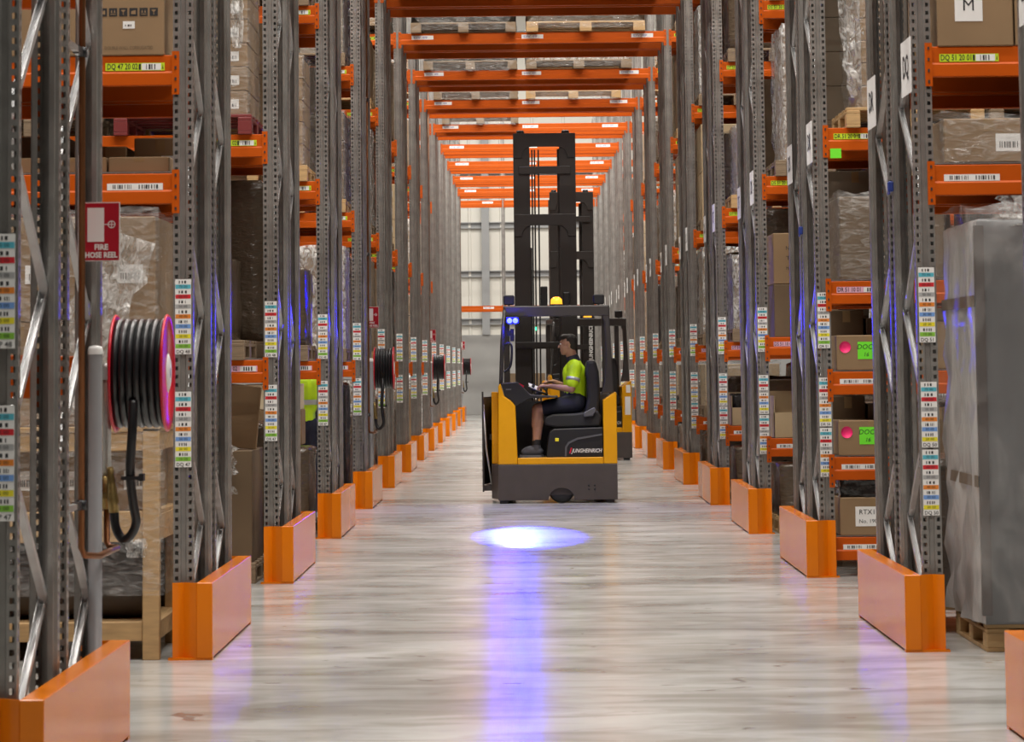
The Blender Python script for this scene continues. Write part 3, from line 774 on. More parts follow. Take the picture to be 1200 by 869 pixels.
single_carton(-2.55, -2.03, Y4 + .12, Y4 + .62, PH + .690, .32, 'kraft', 'brown carton under the cream one, on the dark wrapped load, DS rack', name='under_carton')
single_carton(-2.54, -2.04, Y4 + .13, Y4 + .60, PH + 1.012, .23, 'cream_board', 'small cream carton topping the brown one, DS rack, hose reel side', name='top_carton')

# DQ rack, letter sign side: tall grey shrouded load on the floor
gx0, gx1, gy0, gy1 = 2.42, 3.62, Y2 - .12, Y2 + 1.10
p_ = thing('pallet', 'pale wooden pallet under the tall grey plastic-shrouded load', 'pallet', ((gx0+gx1)/2, (gy0+gy1)/2 + .02, 0))
p_.scale = (1.2, 1.08, 1.0)
for nm, loc, i in pallet_parts(): link(nm, PSH['wood'][i], p_, loc)
def shroud():
    rr = random.Random(5); W_, D_, H_ = gx1-gx0+.02, gy1-gy0+.02, 2.12
    b = MB(); nx, nz = 10, 18; n = 4*nx; vs = []; fs = []; fm = []
    for j in range(nz+3):
        tt = min(j, nz)/nz; sh = 1 if j <= nz else (.97, .5)[j-nz-1]
        for i in range(n):
            q, r = divmod(i, nx); f = r/nx
            x, y = [(-.5+f, -.5), (.5, -.5+f), (.5-f, .5), (-.5, .5-f)][q]
            am = .006 if q in (0, 1) else .03
            if q == 3: am = .06 * (1.2 - tt)
            a = rr.random()*am; ux, uy = [(0, -1), (1, 0), (0, 1), (-1, 0)][q]
            vs.append((x*W_*sh + ux*a, y*D_*sh + uy*a, H_*tt + (.015 if j > nz else 0) + rr.random()*.004))
    for j in range(nz+2):
        for i in range(n):
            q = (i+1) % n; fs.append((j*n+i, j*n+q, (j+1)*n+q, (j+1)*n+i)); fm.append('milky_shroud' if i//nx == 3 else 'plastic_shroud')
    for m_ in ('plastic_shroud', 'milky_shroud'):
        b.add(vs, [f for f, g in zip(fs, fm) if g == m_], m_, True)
    b.add([vs[(nz+2)*n + i] for i in range(n)], [tuple(range(n))], 'plastic_shroud')
    return b.mesh('shroud', False)
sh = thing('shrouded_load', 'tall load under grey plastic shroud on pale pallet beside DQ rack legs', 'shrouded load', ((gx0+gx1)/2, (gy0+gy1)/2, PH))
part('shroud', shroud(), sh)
for sx in (-1, 1):
    part('edge_protector', MB().prism([(0, 0), (.05*sx, 0), (.05*sx, .006), (.006*sx, .006), (.006*sx, .05), (0, .05)], .05, 2.1, 'charcoal', 'z'), sh, (-sx*(gx1-gx0+.05)/2, -(gy1-gy0+.05)/2, 0))
crumple('loose_film', 1.0, .22, 'film_thick', 61, amp=.04, taper=0, parent=sh, loc=(0, -.60, 2.26), sway=0)
part('clear_film', film_mesh(gx1-gx0+.12, gy1-gy0+.12, 2.16, 'film_soft', 63, amp=.016), sh, (0, 0, .02))
for i in range(2): part('strap', MB().box(-.004, .004, -.62, .62, -.03, .03, 'kraft_dark'), sh, (-.635, 0, .75 + i*.95))
# white-filmed low load and carton with a sheet of paper above it
stack(2.76, Y2 + .54, 2.592, .98, .98, .24, 2, 1, 1, 'kraft', 'film', 'low cartons under crumpled clear film, mid-height beams, DQ rack, letter sign side', None, amp=.03)
def mpaper(q, w, d, h):
    b = MB().box(-.075, .075, -.001, 0, -.085, .085, 'paper'); put_text(b, 'M', .09, 0, .0, -.002, 'ink'); b.box(-.05, .05, -.003, -.002, .045, .050, 'ink')
    part('paper_note', b, q, (-w/2 + .17, -d/2 - .001, .22))
single_carton(2.25, 2.66, Y2 + .03, Y2 + .95, 3.22, .60, 'kraft', 'brown carton with white sheet lettered M, DQ rack, letter sign side', extra=mpaper)
single_carton(2.67, 3.20, Y2 + .03, Y2 + .95, 3.22, .60, 'kraft', 'brown carton beside the one with the M sheet, DQ rack', name='plain_carton')

# DR rack, letter sign side: picking shelves
def pick(x0, x1, y0, y1, z, h, mt, label, stickers=True, note=False):
    def ex(q, w, d, h_):
        if stickers:
            b = MB(); b.lathe([(.0, 0), (.042, 0), (.042, -.001)], 'pink_sticker', 18, 'y'); part('round_sticker', b, q, (-w/2 + .06, -d/2 - .002, h_*.66))
            b = MB().box(-.10, .10, -.001, 0, -.062, .062, 'green_sticker'); put_text(b, 'DOCK BP', .05, 0, .025, -.002, 'ink', shear=.2); put_text(b, '16', .04, -.04, -.03, -.002, 'ink', shear=.2)
            part('green_note', b, q, (-w/2 + .25, -d/2 - .001, h_*.56))
        if note:
            b = MB().box(-.11, .11, -.001, 0, -.07, .07, 'paper'); put_text(b, 'RTX104', .05, 0, .03, -.002, 'ink'); put_text(b, 'No. 190', .04, -.02, -.035, -.002, 'ink'); part('white_note', b, q, (-w/2 + .22, -d/2 - .001, h_*.5))
            b = MB().box(-.05, .05, -.001, 0, -.045, .045, 'pink_sticker'); part('pink_note', b, q, (-w/2 + .40, -d/2 - .001, h_*.6))
    return single_carton(x0, x1, y0, y1, z, h, mt, label, name='pick_carton', extra=ex)
pick(2.25, 2.74, Y3 + .04, Y3 + .6, .28 + .011, .27, 'kraft', 'brown carton with white note under black bag, lowest DR shelf, letter sign side', False, True)
tag(link('black_bag', lump_mesh(.46, .5, .12, 'black_film', 71, amp=.06), None, (2.50, Y3 + .32, .563)), 'black plastic bag lying on the carton with white note', 'bag')
pick(2.25, 2.74, Y3 + .04, Y3 + .5, .85 + .011, .25, 'kraft', 'carton with pink dot and green note, lower of two, DR rack shelf')
pick(2.25, 2.74, Y3 + .04, Y3 + .5, 1.46 + .011, .25, 'kraft', 'carton with pink dot and green note, upper of two, DR rack shelf')
for z, h in ((.85, .42), (1.46, .44)):
    single_carton(2.25, 2.50, Y3 + .54, Y3 + .95, z + .011, h, 'kraft_dark', 'dark brown carton behind the %s pink-dot carton, aisle end' % ('lower' if z < 1 else 'upper'), name='back_carton')
    single_carton(2.52, 2.78, Y3 + .54, Y3 + .95, z + .011, h - .06, 'kraft_grey', 'grey-brown carton behind the %s pink-dot carton' % ('lower' if z < 1 else 'upper'), name='back_carton')
for i in range(2): single_carton(2.80 + i*.36, 3.14 + i*.36, Y3 + .06, Y3 + .9, 1.46 + .011, .34, 'kraft', 'plain brown carton past the upper pink-dot carton, DR rack', 'cartons past the pink-dot cartons', name='plain_carton')
for i in range(2): single_carton(2.80 + i*.36, 3.14 + i*.36, Y3 + .06, Y3 + .9, .85 + .011, .34, 'kraft_dark', 'plain dark carton past the lower pink-dot carton, DR rack', 'cartons past the pink-dot cartons', name='plain_carton')
def wrapfilm(q, w, d, h): part('stretch_film', film_mesh(w + .012, d + .012, h + .006, 'film', 73), q)
single_carton(2.29, 3.05, Y3 + .06, Y3 + .9, 2.121, .60, 'kraft_dark', 'large dark brown wrapped carton on mid-height beams of DR rack, letter sign side', name='large_carton', extra=wrapfilm)
pallet(2.85, Y3 + .54, 3.22, 'wood', 'on the second beams of DR rack, letter sign side', True, 'pallets stored in the racks')
t_ = stack(2.87, Y3 + .54, 3.22 + PH, .80, .98, 1.15, 1, 1, 7, 'kraft', 'film', 'leaning film over stack of thin cartons, second beams, DR rack, letter sign side', None, amp=.05)
crumple('loose_film', .22, 1.1, 'film_thick', 81, amp=.05, taper=-.3, parent=t_, loc=(-.46, -.45, 1.18), sway=.12)
for z in (3.04,):
    tag(link('green_tag', MB().box(-.04, .04, -.001, .001, -.035, .035, 'green_sticker').mesh('green_tag'), None, (2.27, DROW(3) + .090, 3.035)), 'bright green paper tag hanging under the DR second beam', 'tag')

# DS rack, letter sign side
def openbox(x0, x1, y0, y1, z, h, mt, label, tagc=None, grp=None):
    w, d = x1-x0, y1-y0; q = thing('open_carton', label, 'carton', ((x0+x1)/2, (y0+y1)/2, z), 0, grp); th = .006
    b = MB().box(-w/2, w/2, -d/2, d/2, 0, th, mt).box(-w/2, w/2, -d/2, -d/2+th, 0, h*.55, mt).box(-w/2, w/2, d/2-th, d/2, 0, h, mt)
    b.box(-w/2, -w/2+th, -d/2, d/2, 0, h*.9, mt).box(w/2-th, w/2, -d/2, d/2, 0, h, mt); part('carton_body', b, q)
    if tagc: part('label', MB().box(-.05, .05, -.001, 0, -.06, .06, tagc), q, (w*.32, -d/2 - .001, h*.25))
    return q
openbox(2.25, 2.62, Y4 + .05, Y4 + .6, .85, .42, 'kraft_light', 'open-fronted tan picking box with yellow label, DS rack, letter sign side', 'lb_yellow')
openbox(2.64, 3.0, Y4 + .05, Y4 + .6, .85, .40, 'kraft', 'open-fronted brown picking box without label, DS rack, letter sign side')
single_carton(2.27, 2.85, Y4 + .05, Y4 + .8, 1.76, .48, 'kraft_dark', 'brown carton at the bottom of a two-carton pile, DS rack, letter sign side', name='large_carton')
def prints(q, w, d, h):
    b = MB()
    for i, tx in enumerate(('NO TOP LOAD', 'THIS SIDE', 'HANDLE WITH CARE')): put_text(b, tx, .05, 0, h*.7 - i*.09, 0, 'ink', wid=.3)
    part('print', b, q, (0, -d/2 - .003, 0))
single_carton(2.27, 2.80, Y4 + .05, Y4 + .8, 1.76 + .482, .46, 'kraft', 'printed brown carton topping a two-carton pile, DS rack, letter sign side', name='printed_carton', extra=prints)
pallet(2.80, Y4 + .54, 3.22, 'wood_grey', 'on the second beams of DS rack, letter sign side', True, 'pallets stored in the racks')
t_ = stack(2.82, Y4 + .54, 3.22 + PH, .86, 1.0, 1.2, 2, 2, 4, 'kraft', 'film_thick', 'thickly filmed carton stack on second beams of DS rack, letter sign side', None, amp=.04)
openbox(2.25, 2.62, Y5 + .05, Y5 + .6, .85, .36, 'kraft_light', 'open tan picking box holding a dark bag, DT rack, letter sign side')
tag(link('dark_bag', lump_mesh(.32, .4, .32, 'black_film', 87, amp=.06), None, (2.435, Y5 + .34, .858)), 'dark shiny bag bulging from the tan picking box, DT rack', 'bag')
pallet(2.78, Y5 + .54, 3.22, 'wood', 'on the second beams of DT rack, letter sign side', True, 'pallets stored in the racks')
stack(2.80, Y5 + .54, 3.22 + PH, .86, 1.0, .75, 2, 2, 3, 'kraft_light', 'film_thick', 'pale filmed carton stack on second beams of DT rack, letter sign side', None, amp=.04)

# goods on the beams over the aisle; nearest ones unseen, added for shade
for k in range(5, 11):
    for j, (xc, w) in enumerate(((-0.85, 1.55), (0.95, 1.75))):
        if k == 10 and j: continue
        for front in (True, False):
            if not front and k > 8: continue
            y = DROW(k) + .1 + FD/2 + (-.10 if front else FD + .18)
            rr = random.Random(k*31 + j*7 + front)
            n = 'over the aisle, %s rack row from the back wall, %s%s' % (RANK[NROW-k], SIDE_TXT['LR'[j]], '' if front else ' rear')  # also labels the nearest, unseen loads added for shade
            wd = rr.choice(('wood', 'wood_grey', 'maroon_plastic') if j == 0 else ('wood', 'wood_grey'))
            p_ = tag(link('wide_pallet', PJOIN[wd], None, (xc, y, 6.42)), '%s pallet %s' % (WN[wd].split()[-2] if 0 else WN[wd].split()[0], n), 'pallet', 'pallets over the aisle'); p_.scale = (w, 1, 1)
            SEED[0] += 1
            if j == 0 or k % 2: ld = tag(link('filmed_load', lump_mesh(w - .05, 1.0, rr.uniform(.35, .7), rr.choice(('brown_film', 'black_film')), SEED[0], amp=.07), None, (xc, y, 6.42 + PH)), 'filmed goods %s' % n, 'wrapped load', 'goods over the aisle')
            else: ld = stack(xc, y, 6.42 + PH, w - .05, 1.0, .5, 3, 1, 2, 'kraft', 'film_thick', 'cartons %s' % n, 'goods over the aisle', amp=.04)
            if front: crumple('film_tail', w - .1, .16 + .1 * rr.random(), 'film', k*5 + j, nx=9, nz=4, amp=.025, taper=0, parent=ld, loc=(0, -.585, .08), sway=0)
for k in range(3, 9):                             # unseen loads on added beams above, put there to block lamp light
    for j, xc in enumerate((-1.1, 0.16, 1.42)):
        y = DROW(k) + .1 + FD/2 - .05; mt = ('kraft', 'kraft_dark', 'kraft_grey')[(k + j) % 3]
        n = 'added overhead to shade beams, %s rack row from back wall, %s' % (RANK[NROW-k], ('hose reel side', 'middle', 'letter sign side')[j])
        tag(link('pallet', PJOIN['wood_grey'], None, (xc, y, 8.03)), 'pallet ' + n, 'pallet', 'pallets over the aisle')
        stack(xc, y, 8.03 + PH, PW - .04, PD - .06, 1.15, 2, 2, 3, mt, None, '%s cartons ' % DESC[mt].split()[0] + n, 'goods over the aisle')

# cartons before the wall rack
for i, x in enumerate((0.15, 1.45)):
    tag(link('wall_carton', carton_mesh(1.1, 1.0, (1.3, 1.45, 1.4, 1.5, 1.35)[i], 'kraft_dark'), None, (x - .1, YW + .5, 0)), 'large dark brown carton in wall rack, %s the mid-aisle leg' % ('next to' if i == 0 else 'farther from'), 'carton', 'cartons in the wall rack')
# ------------------------------------------------------------------ fire hose reels
def smooth_path(pts, n=6):
    P = [Vector(p) for p in pts]; out = []
    for i in range(len(P)-1):
        p0, p1, p2, p3 = P[max(i-1, 0)], P[i], P[i+1], P[min(i+2, len(P)-1)]
        for j in range(n):
            t_ = j/n; out.append(.5*((2*p1) + (p2-p0)*t_ + (2*p0-5*p1+4*p2-p3)*t_*t_ + (3*p1-p0-3*p2+p3)*t_**3))
    return out + [P[-1]]
def make_reel():
    """origin: on the floor under the rear face of the rack row, x in aisle coordinates"""
    r = thing('fire_hose_reel', 'fire hose reel', 'hose reel')
    cy_, cz = 0.27, 1.515
    for nm, x, rr_ in (('outer_flange', -1.535, .252), ('inner_flange', -1.755, .252)):
        part(nm, MB().lathe([(.085, -.006), (rr_-.012, -.006), (rr_, 0), (rr_-.004, .008), (rr_-.016, .006), (.085, .006), (.085, -.006)], 'reel_red', 48, 'x', (x, cy_, cz)), r)
    part('drum', MB().lathe([(.0, -1.75), (.13, -1.75), (.13, -1.54), (.0, -1.54)], 'reel_red', 32, 'x', (0, cy_, cz)), r)
    part('hub_cap', MB().lathe([(0, -1.520), (.06, -1.522), (.085, -1.53), (.085, -1.54)], 'white', 32, 'x', (0, cy_, cz)), r)
    hose = MB(); tu = []
    for rad, n0 in ((.150, 0), (.185, 0), (.218, 1)):
        for i in range(7):
            x = -1.735 + .031*i
            if x > -1.545: continue
            prof = [(rad + .0165*math.cos(a), x + .0165*math.sin(a)) for a in [q*PI/4 for q in range(9)]]
            hose.lathe(prof, 'rubber', 40, 'x', (0, cy_, cz))
    part('hose_coil', hose, r)
    part('hanging_hose', MB().tube(smooth_path([(-1.655, cy_ - .20, 1.40), (-1.655, cy_ - .235, 1.27), (-1.665, cy_ - .22, 1.10), (-1.655, cy_ - .2, .97), (-1.645, cy_ - .18, .89), (-1.67, cy_ - .17, .835), (-1.705, cy_ - .16, .82), (-1.735, cy_ - .15, .87), (-1.742, cy_ - .15, .95)]), .0195, 'rubber', 10), r)
    part('hose_clip', MB().box(-1.70, -1.62, cy_ - .25, cy_ - .225, 1.07, 1.085, 'black').box(-1.625, -1.605, cy_ - .26, cy_ - .20, 1.065, 1.095, 'black'), r)
    nz = MB().tube([(-1.742, cy_ - .15, .93), (-1.745, cy_ - .15, .98), (-1.75, cy_ - .16, 1.05), (-1.755, cy_ - .18, 1.12)], [.022, .024, .017, .014], 'brass', 12); part('nozzle', nz, r)
    part('axle', MB().tube([(-1.80, cy_, cz), (-1.52, cy_, cz)], .022, 'galv', 12), r)
    part('feed_pipe', MB().tube([(-1.79, cy_ - .02, 1.05), (-1.79, cy_ - .02, 1.47), (-1.79, cy_, cz)], .018, 'galv', 10).tube([(-1.79, cy_ - .02, 1.50), (-1.79, cy_ - .02, 1.56)], .026, 'galv', 10), r)
    v = part('valve', MB().tube([(-1.79, cy_ - .02, .94), (-1.79, cy_ - .02, 1.08)], .026, 'brass', 12).tube([(-1.79, cy_ - .06, 1.0), (-1.79, cy_ + .01, 1.0)], .016, 'brass', 8), r)
    part('lever', MB().box(-1.86, -1.77, cy_ - .075, cy_ - .060, .992, 1.008, 'brass'), v)
    part('copper_pipe', MB().tube([(-1.79, -.52, 8.0), (-1.79, -.52, .82), (-1.78, -.50, .79), (-1.735, -.40, .78), (-1.735, cy_ - .10, .78), (-1.775, cy_ - .04, .78), (-1.79, cy_ - .02, .80), (-1.79, cy_ - .02, .95)], .0135, 'copper', 10), r)
    for z in (.99, 2.82, 4.6):
        part('pipe_clamp', MB().box(-1.808, -1.785, -.935, -.54, z - .012, z + .012, 'galv').tube([(-1.79, -.52, z - .02), (-1.79, -.52, z + .02)], .020, 'black', 10).box(-1.809, -1.784, -.66, -.52, z - .016, z + .016, 'black'), r)
    part('support_post', MB().lathe([(.0, 0), (.034, 0), (.034, .008), (.029, .009), (.029, 1.60)], 'post_grey', 20, 'z', (-1.781, -.180, 0)), r)
    part('post_cap', MB().lathe([(.031, 1.595), (.031, 1.615), (.026, 1.628), (.0, 1.632)], 'white', 20, 'z', (-1.781, -.180, 0)), r)
    part('bracket_arm', MB().box(-1.773, -1.757, -.19, cy_ + .03, 1.49, 1.54, 'galv'), r)
    return r
def make_sign():
    s_ = thing('hose_reel_sign', 'sign', 'sign')
    b = MB().box(-.078, .078, -.002, .002, -.123, .123, 'white')
    b.box(-.074, .074, -.004, -.002, -.119, .119, 'sign_red'); e = -.0052
    b.add([(-.058, e, -.042), (.012, e, -.042), (.012, e, .10), (-.058, e, .10)], [(0, 1, 2, 3)], 'white')
    # little valve wheel beside the white field
    vs = []; fs = []
    for q in range(20): a = 2*PI*q/20; vs += [(.043 + .016*math.cos(a), e, .03 + .016*math.sin(a)), (.043 + .0125*math.cos(a), e, .03 + .0125*math.sin(a))]
    for q in range(20): w = (q+1) % 20; fs.append((2*q, 2*w, 2*w+1, 2*q+1))
    b.add(vs, fs, 'white'); b.box(.012, .059, e, e+.001, .0285, .0315, 'white'); b.box(.0415, .0445, e, e+.001, .014, .046, 'white')
    put_text(b, 'FIRE', .032, 0, -.065, e, 'white', bold=.0012); put_text(b, 'HOSE REEL', .032, 0, -.098, e, 'white', bold=.0012, wid=.135)
    part('front_plate', b, s_, (-1.762, -.142, 2.105))
    part('side_plate', MB().box(-.003, .003, -.05, .05, -.20, .20, 'white').box(-.0045, -.003, -.045, .045, -.195, .195, 'sign_red').box(.003, .0045, -.045, .045, -.195, .195, 'sign_red'), s_, (-1.842, -.19, 2.22))
    part('fixing_bar', MB().box(-1.87, -1.72, -.139, -.115, 2.13, 2.15, 'galv'), s_)
    return s_
reel0, sign0 = make_reel(), make_sign()
RW = {1: 'on the nearest rack row, its coil facing the grey post', 5: 'beside the nearer reach truck', 9: 'on the sixth rack row from the back wall', 14: 'on the last rack row before the back wall'}
for i, k in enumerate((1, 5, 9, 14)):
    r_ = reel0 if i == 0 else copy_tree(reel0); s_ = sign0 if i == 0 else copy_tree(sign0)
    for o in (r_, s_): o.location = (0, DROW(k) + .10 + 2*FD + .18 + .02, 0)
    tag(r_, {1: 'red and black fire hose reel hanging in front of the timber crate'}.get(k, 'red and black fire hose reel ' + RW[k]), 'hose reel', 'fire hose reels')
    tag(s_, {1: 'red fire hose reel sign above the reel in front of the timber crate'}.get(k, 'red fire hose reel sign ' + RW[k]), 'sign', 'fire hose reel signs')

# ------------------------------------------------------------------ reach trucks  (local: x right, y away from the camera, z up)
def make_truck():
    t_ = thing('reach_truck', 'truck', 'reach truck')
    H = .665
    # chassis with wheel arch
    arch = [(.04 + .145*math.cos(a), .035 + .135*math.sin(a)) for a in [PI - q*PI/10 for q in range(11)]]
    part('chassis_panel', MB().prism([(-H, .035), *arch, (H, .035), (H, .43), (-H, .43)], 0, .05, 'charcoal', 'y'), t_, bevel=.006)
    body = MB().prism([(-H, .05), (H, .05), (H, 1.30), (-.74, 1.30), (-.74, .30)], .09, .43, 'charcoal', 'z'); part('chassis', body, t_, bevel=.006)
    part('bumper_skirt', MB().prism([(-H, .02), (-.74, .30), (-.74, 1.3), (-.70, 1.3), (-.70, .31), (-H + .03, .05)], .05, .30, 'charcoal', 'z'), t_)
    for x in (-.60, .58): part('bump_stop', MB().cbox(x - .05, x + .05, .02, .12, .0, .05, .004, 'black'), t_)
    for i in range(4): part('bolt', MB().lathe([(0, -.006), (.012, -.006), (.012, .004)], 'black', 8, 'y'), t_, (.345 + .065*(i % 2), 0, .155 + .04*(i//2)))
    w = part('drive_wheel', MB().lathe([(.05, -.06), (.13, -.06), (.15, -.045), (.15, .045), (.13, .06), (.05, .06), (.05, -.06)], 'rubber', 32, 'y', (.04, .14, .15)), t_)
    part('wheel_hub', MB().lathe([(0, -.07), (.05, -.07), (.06, -.06), (.06, .06), (0, .06)], 'dark_metal', 16, 'y', (.04, .14, .15)), w)
    # yellow body
    part('left_fender', MB().prism([(-H, .432), (-.445, .432), (-.465, 1.08), (-.515, 1.14), (-.59, 1.19), (-.63, 1.335), (-.655, 1.30)], 0.0, .34, 'yellow', 'y'), t_, bevel=.012)
    part('left_side_panel', MB().prism([(.34, .432), (1.25, .432), (1.25, 1.05), (.34, 1.24)], -.735, -.66, 'yellow', 'x'), t_, bevel=.01)
    part('sill', MB().box(-.444, .512, 0.0, .10, .432, .505, 'yellow'), t_, bevel=.006)
    part('right_fender', MB().prism([(.514, .432), (H, .432), (H, 1.215), (.655, 1.225), (.514, 1.135)], 0.0, .42, 'yellow', 'y'), t_, bevel=.012)
    part('right_side_panel', MB().prism([(.42, .432), (1.25, .432), (1.25, 1.05), (.42, 1.20)], .60, H, 'yellow', 'x'), t_, bevel=.01)
    part('cab_floor', MB().box(-.44, .51, .10, 1.10, .44, .50, 'black'), t_)
    part('bulkhead', MB().box(-.60, .60, 1.10, 1.16, .44, 1.12, 'black'), t_)
    # console with display and wheel
    con = part('console', MB().prism([(-.625, 1.335), (-.44, 1.345), (-.40, 1.31), (-.30, 1.205), (-.02, 1.185), (.01, 1.19), (.01, 1.168), (-.30, 1.165), (-.42, 1.10), (-.462, 1.08), (-.512, 1.145), (-.585, 1.195)], .015, .62, 'black', 'y'), t_, bevel=.008)
    part('badge', MB().box(-.03, .03, -.003, 0, -.008, .008, 'grey_plastic'), con, (-.54, .012, 1.265))
    part('display', MB().box(-.07, .07, .05, .20, 0, .015, 'grey_plastic'), con, (-.35, .2, 1.235), (0, .75, 0))
    part('red_switch', MB().box(-.03, .03, .0, .05, 0, .02, 'reel_red'), con, (-.40, .10, 1.30), (0, .5, 0))
    st = part('steering_wheel', MB().lathe([(.085, 0), (.10, .012), (.115, 0), (.10, -.012), (.085, 0)], 'black', 24, 'z').tube([(0, 0, -.08), (0, 0, .02)], .03, 'black', 10).box(-.09, .09, -.012, .012, -.008, .008, 'black'), t_, (-.20, .30, 1.235), (0, .35, 0))
    part('wheel_knob', MB().tube([(-.08, 0, .0), (-.08, 0, .06)], .018, 'black', 10), st)
    part('control_lever', MB().tube([(-.10, .52, 1.175), (-.12, .52, 1.26)], .012, 'black', 8).lathe([(0, 1.24), (.022, 1.25), (.026, 1.28), (.015, 1.30), (0, 1.302)], 'grey_plastic', 12, 'z', (-.12, .52, 0)), t_)
    # seat
    sb = part('seat_base', MB().prism([(-.125, .503), (.511, .503), (.511, .835), (-.04, .822), (-.085, .79), (-.105, .70)], .05, .85, 'black', 'y'), t_, bevel=.012)
    part('trim_rib', MB().prism([(.08, .515), (.085, .62), (.12, .675), (.22, .72), (.50, .765), (.50, .745), (.23, .70), (.135, .657), (.105, .615), (.10, .515)], .040, .05, 'grey_plastic', 'y'), sb)
    part('yellow_switch', MB().cbox(-.02, .02, -.012, 0, -.018, .018, .003, 'lb_yellow'), sb, (-.005, .05, .70))
    b = MB(); put_text(b, 'JUNGHEINRICH', .062, 0, 0, 0, 'white', shear=.3, bold=.0008, wid=.345); part('lettering', b, sb, (.325, .038, .575))
    b = MB(); b.add([(-.013, 0, -.03), (0, 0, -.03), (.022, 0, .032), (.008, 0, .032)], [(0, 1, 2, 3)], 'reel_red'); part('logo_stroke', b, sb, (.142, .037, .578))
    part('seat_cushion', MB().prism([(-.13, .86), (-.15, .90), (-.13, .955), (-.05, .985), (.20, .99), (.46, 1.02), (.50, .95), (.48, .84), (.0, .83)], .13, .72, 'black_seat', 'y'), t_, bevel=.03)
    part('backrest', MB().prism([(.30, .96), (.345, 1.15), (.34, 1.35), (.32, 1.45), (.335, 1.58), (.44, 1.58), (.475, 1.45), (.49, 1.20), (.47, .96)], .16, .70, 'black_seat', 'y'), t_, bevel=.035)
    part('armrest', MB().prism([(.30, 1.0), (.42, 1.06), (.44, 1.02), (.40, .96), (.30, .95)], .07, .125, 'grey_plastic', 'y'), t_, bevel=.01)
    # overhead guard
    part('front_post', MB().tube([(-.625, .04, 1.31), (-.605, .04, 1.8), (-.575, .04, 2.15)], .022, 'dark_metal', 8), t_)
    part('guard_pillar', MB().prism([(.54, 2.19), (.60, 2.17), (.60, 2.06), (.615, 1.70), (.64, 1.215), (.50, 1.21), (.535, 1.35), (.555, 1.60), (.545, 2.0), (.52, 2.06)], .04, .14, 'dark_metal', 'y'), t_, bevel=.012)
    part('roof_bar', MB().box(-.59, .60, .03, .13, 2.075, 2.195, 'dark_metal'), t_, bevel=.014)
    part('roof_bar', MB().box(-.59, .60, 1.02, 1.12, 2.10, 2.195, 'dark_metal'), t_, bevel=.012)
    for x in (-.55, .56): part('roof_rail', MB().box(x - .04, x + .04, .13, 1.02, 2.11, 2.19, 'dark_metal'), t_, bevel=.01)
    for i in range(4): part('roof_slat', MB().box(-.36 + i*.23, -.335 + i*.23, .13, 1.02, 2.12, 2.18, 'dark_metal'), t_)
    for x in (-.56, .57): part('rear_post', MB().box(x - .035, x + .035, 1.03, 1.11, 1.05, 2.10, 'dark_metal'), t_, bevel=.01)
    part('grab_handle', MB().tube(smooth_path([(-.60, .06, 1.75), (-.54, .06, 1.78), (-.50, .06, 1.74), (-.505, .06, 1.58), (-.53, .06, 1.50), (-.59, .06, 1.46)], 4), .013, 'black', 8), t_)
    part('arrow_mount', MB().box(-.57, -.53, .05, .09, 1.92, 1.98, 'black').box(-.55, -.50, .05, .09, 1.86, 1.92, 'black').box(-.515, -.47, .05, .09, 1.80, 1.94, 'black'), t_)
    lm = part('blue_spot_lamp', MB().cbox(-.565, -.41, .0, .075, 1.99, 2.075, .008, 'black'), t_)
    for x in (-.52, -.455): part('blue_lens', MB().lathe([(0, -.012), (.022, -.010), (.030, 0)], 'led_blue', 16, 'y', (x, 0, 2.03)), lm)
    for x in (-.525, .48): part('work_light', MB().cbox(x - .062, x + .062, .04, .12, 2.205, 2.315, .012, 'black').box(x - .012, x + .012, .06, .10, 2.19, 2.21, 'black'), t_)
    bc = part('beacon', MB().lathe([(0, 2.30), (.035, 2.295), (.062, 2.27), (.068, 2.215), (0, 2.215)], 'glass_amber', 20, 'z', (.01, .35, 0)), t_)
    part('beacon_base', MB().lathe([(0, 2.215), (.075, 2.215), (.075, 2.185), (0, 2.185)], 'black', 20, 'z', (.01, .35, 0)), bc)
    part('indicator', MB().box(-.008, .008, -.006, 0, -.02, .02, 'led_green'), t_, (-.22, 1.50, 1.955))
    # mast
    mx, my = -.10, 1.60
    def rail(x, s_, z1, wdt, y0, y1): return MB().prism([(x, y0), (x + s_*wdt, y0), (x + s_*wdt, y0+.025), (x + s_*.03, y0+.025), (x + s_*.03, y1-.025), (x + s_*wdt, y1-.025), (x + s_*wdt, y1), (x, y1)], .12, z1, 'mast', 'z')
    part('outer_rail', rail(mx - .365, 1, 4.12, .19, my - .10, my + .10), t_); part('outer_rail', rail(mx + .365, -1, 4.12, .19, my - .10, my + .10), t_)
    part('inner_rail', rail(mx - .26, 1, 4.06, .07, my + .02, my + .16), t_); part('inner_rail', rail(mx + .26, -1, 4.06, .11, my + .02, my + .16), t_)
    def cross(z0, z1, fil): # plate with rounded inner corners above and/or below
        pts = [(mx - .365, z0), (mx - .365, z1), (mx + .365, z1), (mx + .365, z0)]
        r_ = .13; a = mx - .20; c = mx + .20
        low = []
        if 'd' in fil:
            pts = [(mx - .365, z0 - r_), (mx - .365, z1), (mx + .365, z1), (mx + .365, z0 - r_), (c + .07, z0 - r_)] + [(c + .07 - .12*(1 - math.cos(q*PI/12)), z0 - r_ + r_*math.sin(q*PI/12)) for q in range(1, 7)] + [(a - .07 + .12*(1 - math.cos(q*PI/12)), z0 - r_ + r_*math.sin(q*PI/12)) for q in range(6, 0, -1)] + [(a - .07, z0 - r_)]
        if 'u' in fil: pts = [(x, z0 + z1 - z) for x, z in pts]
        return pts
    part('mast_head', MB().prism(cross(4.08, 4.24, 'd'), my - .115, my - .095, 'mast', 'y'), t_, bevel=.004)
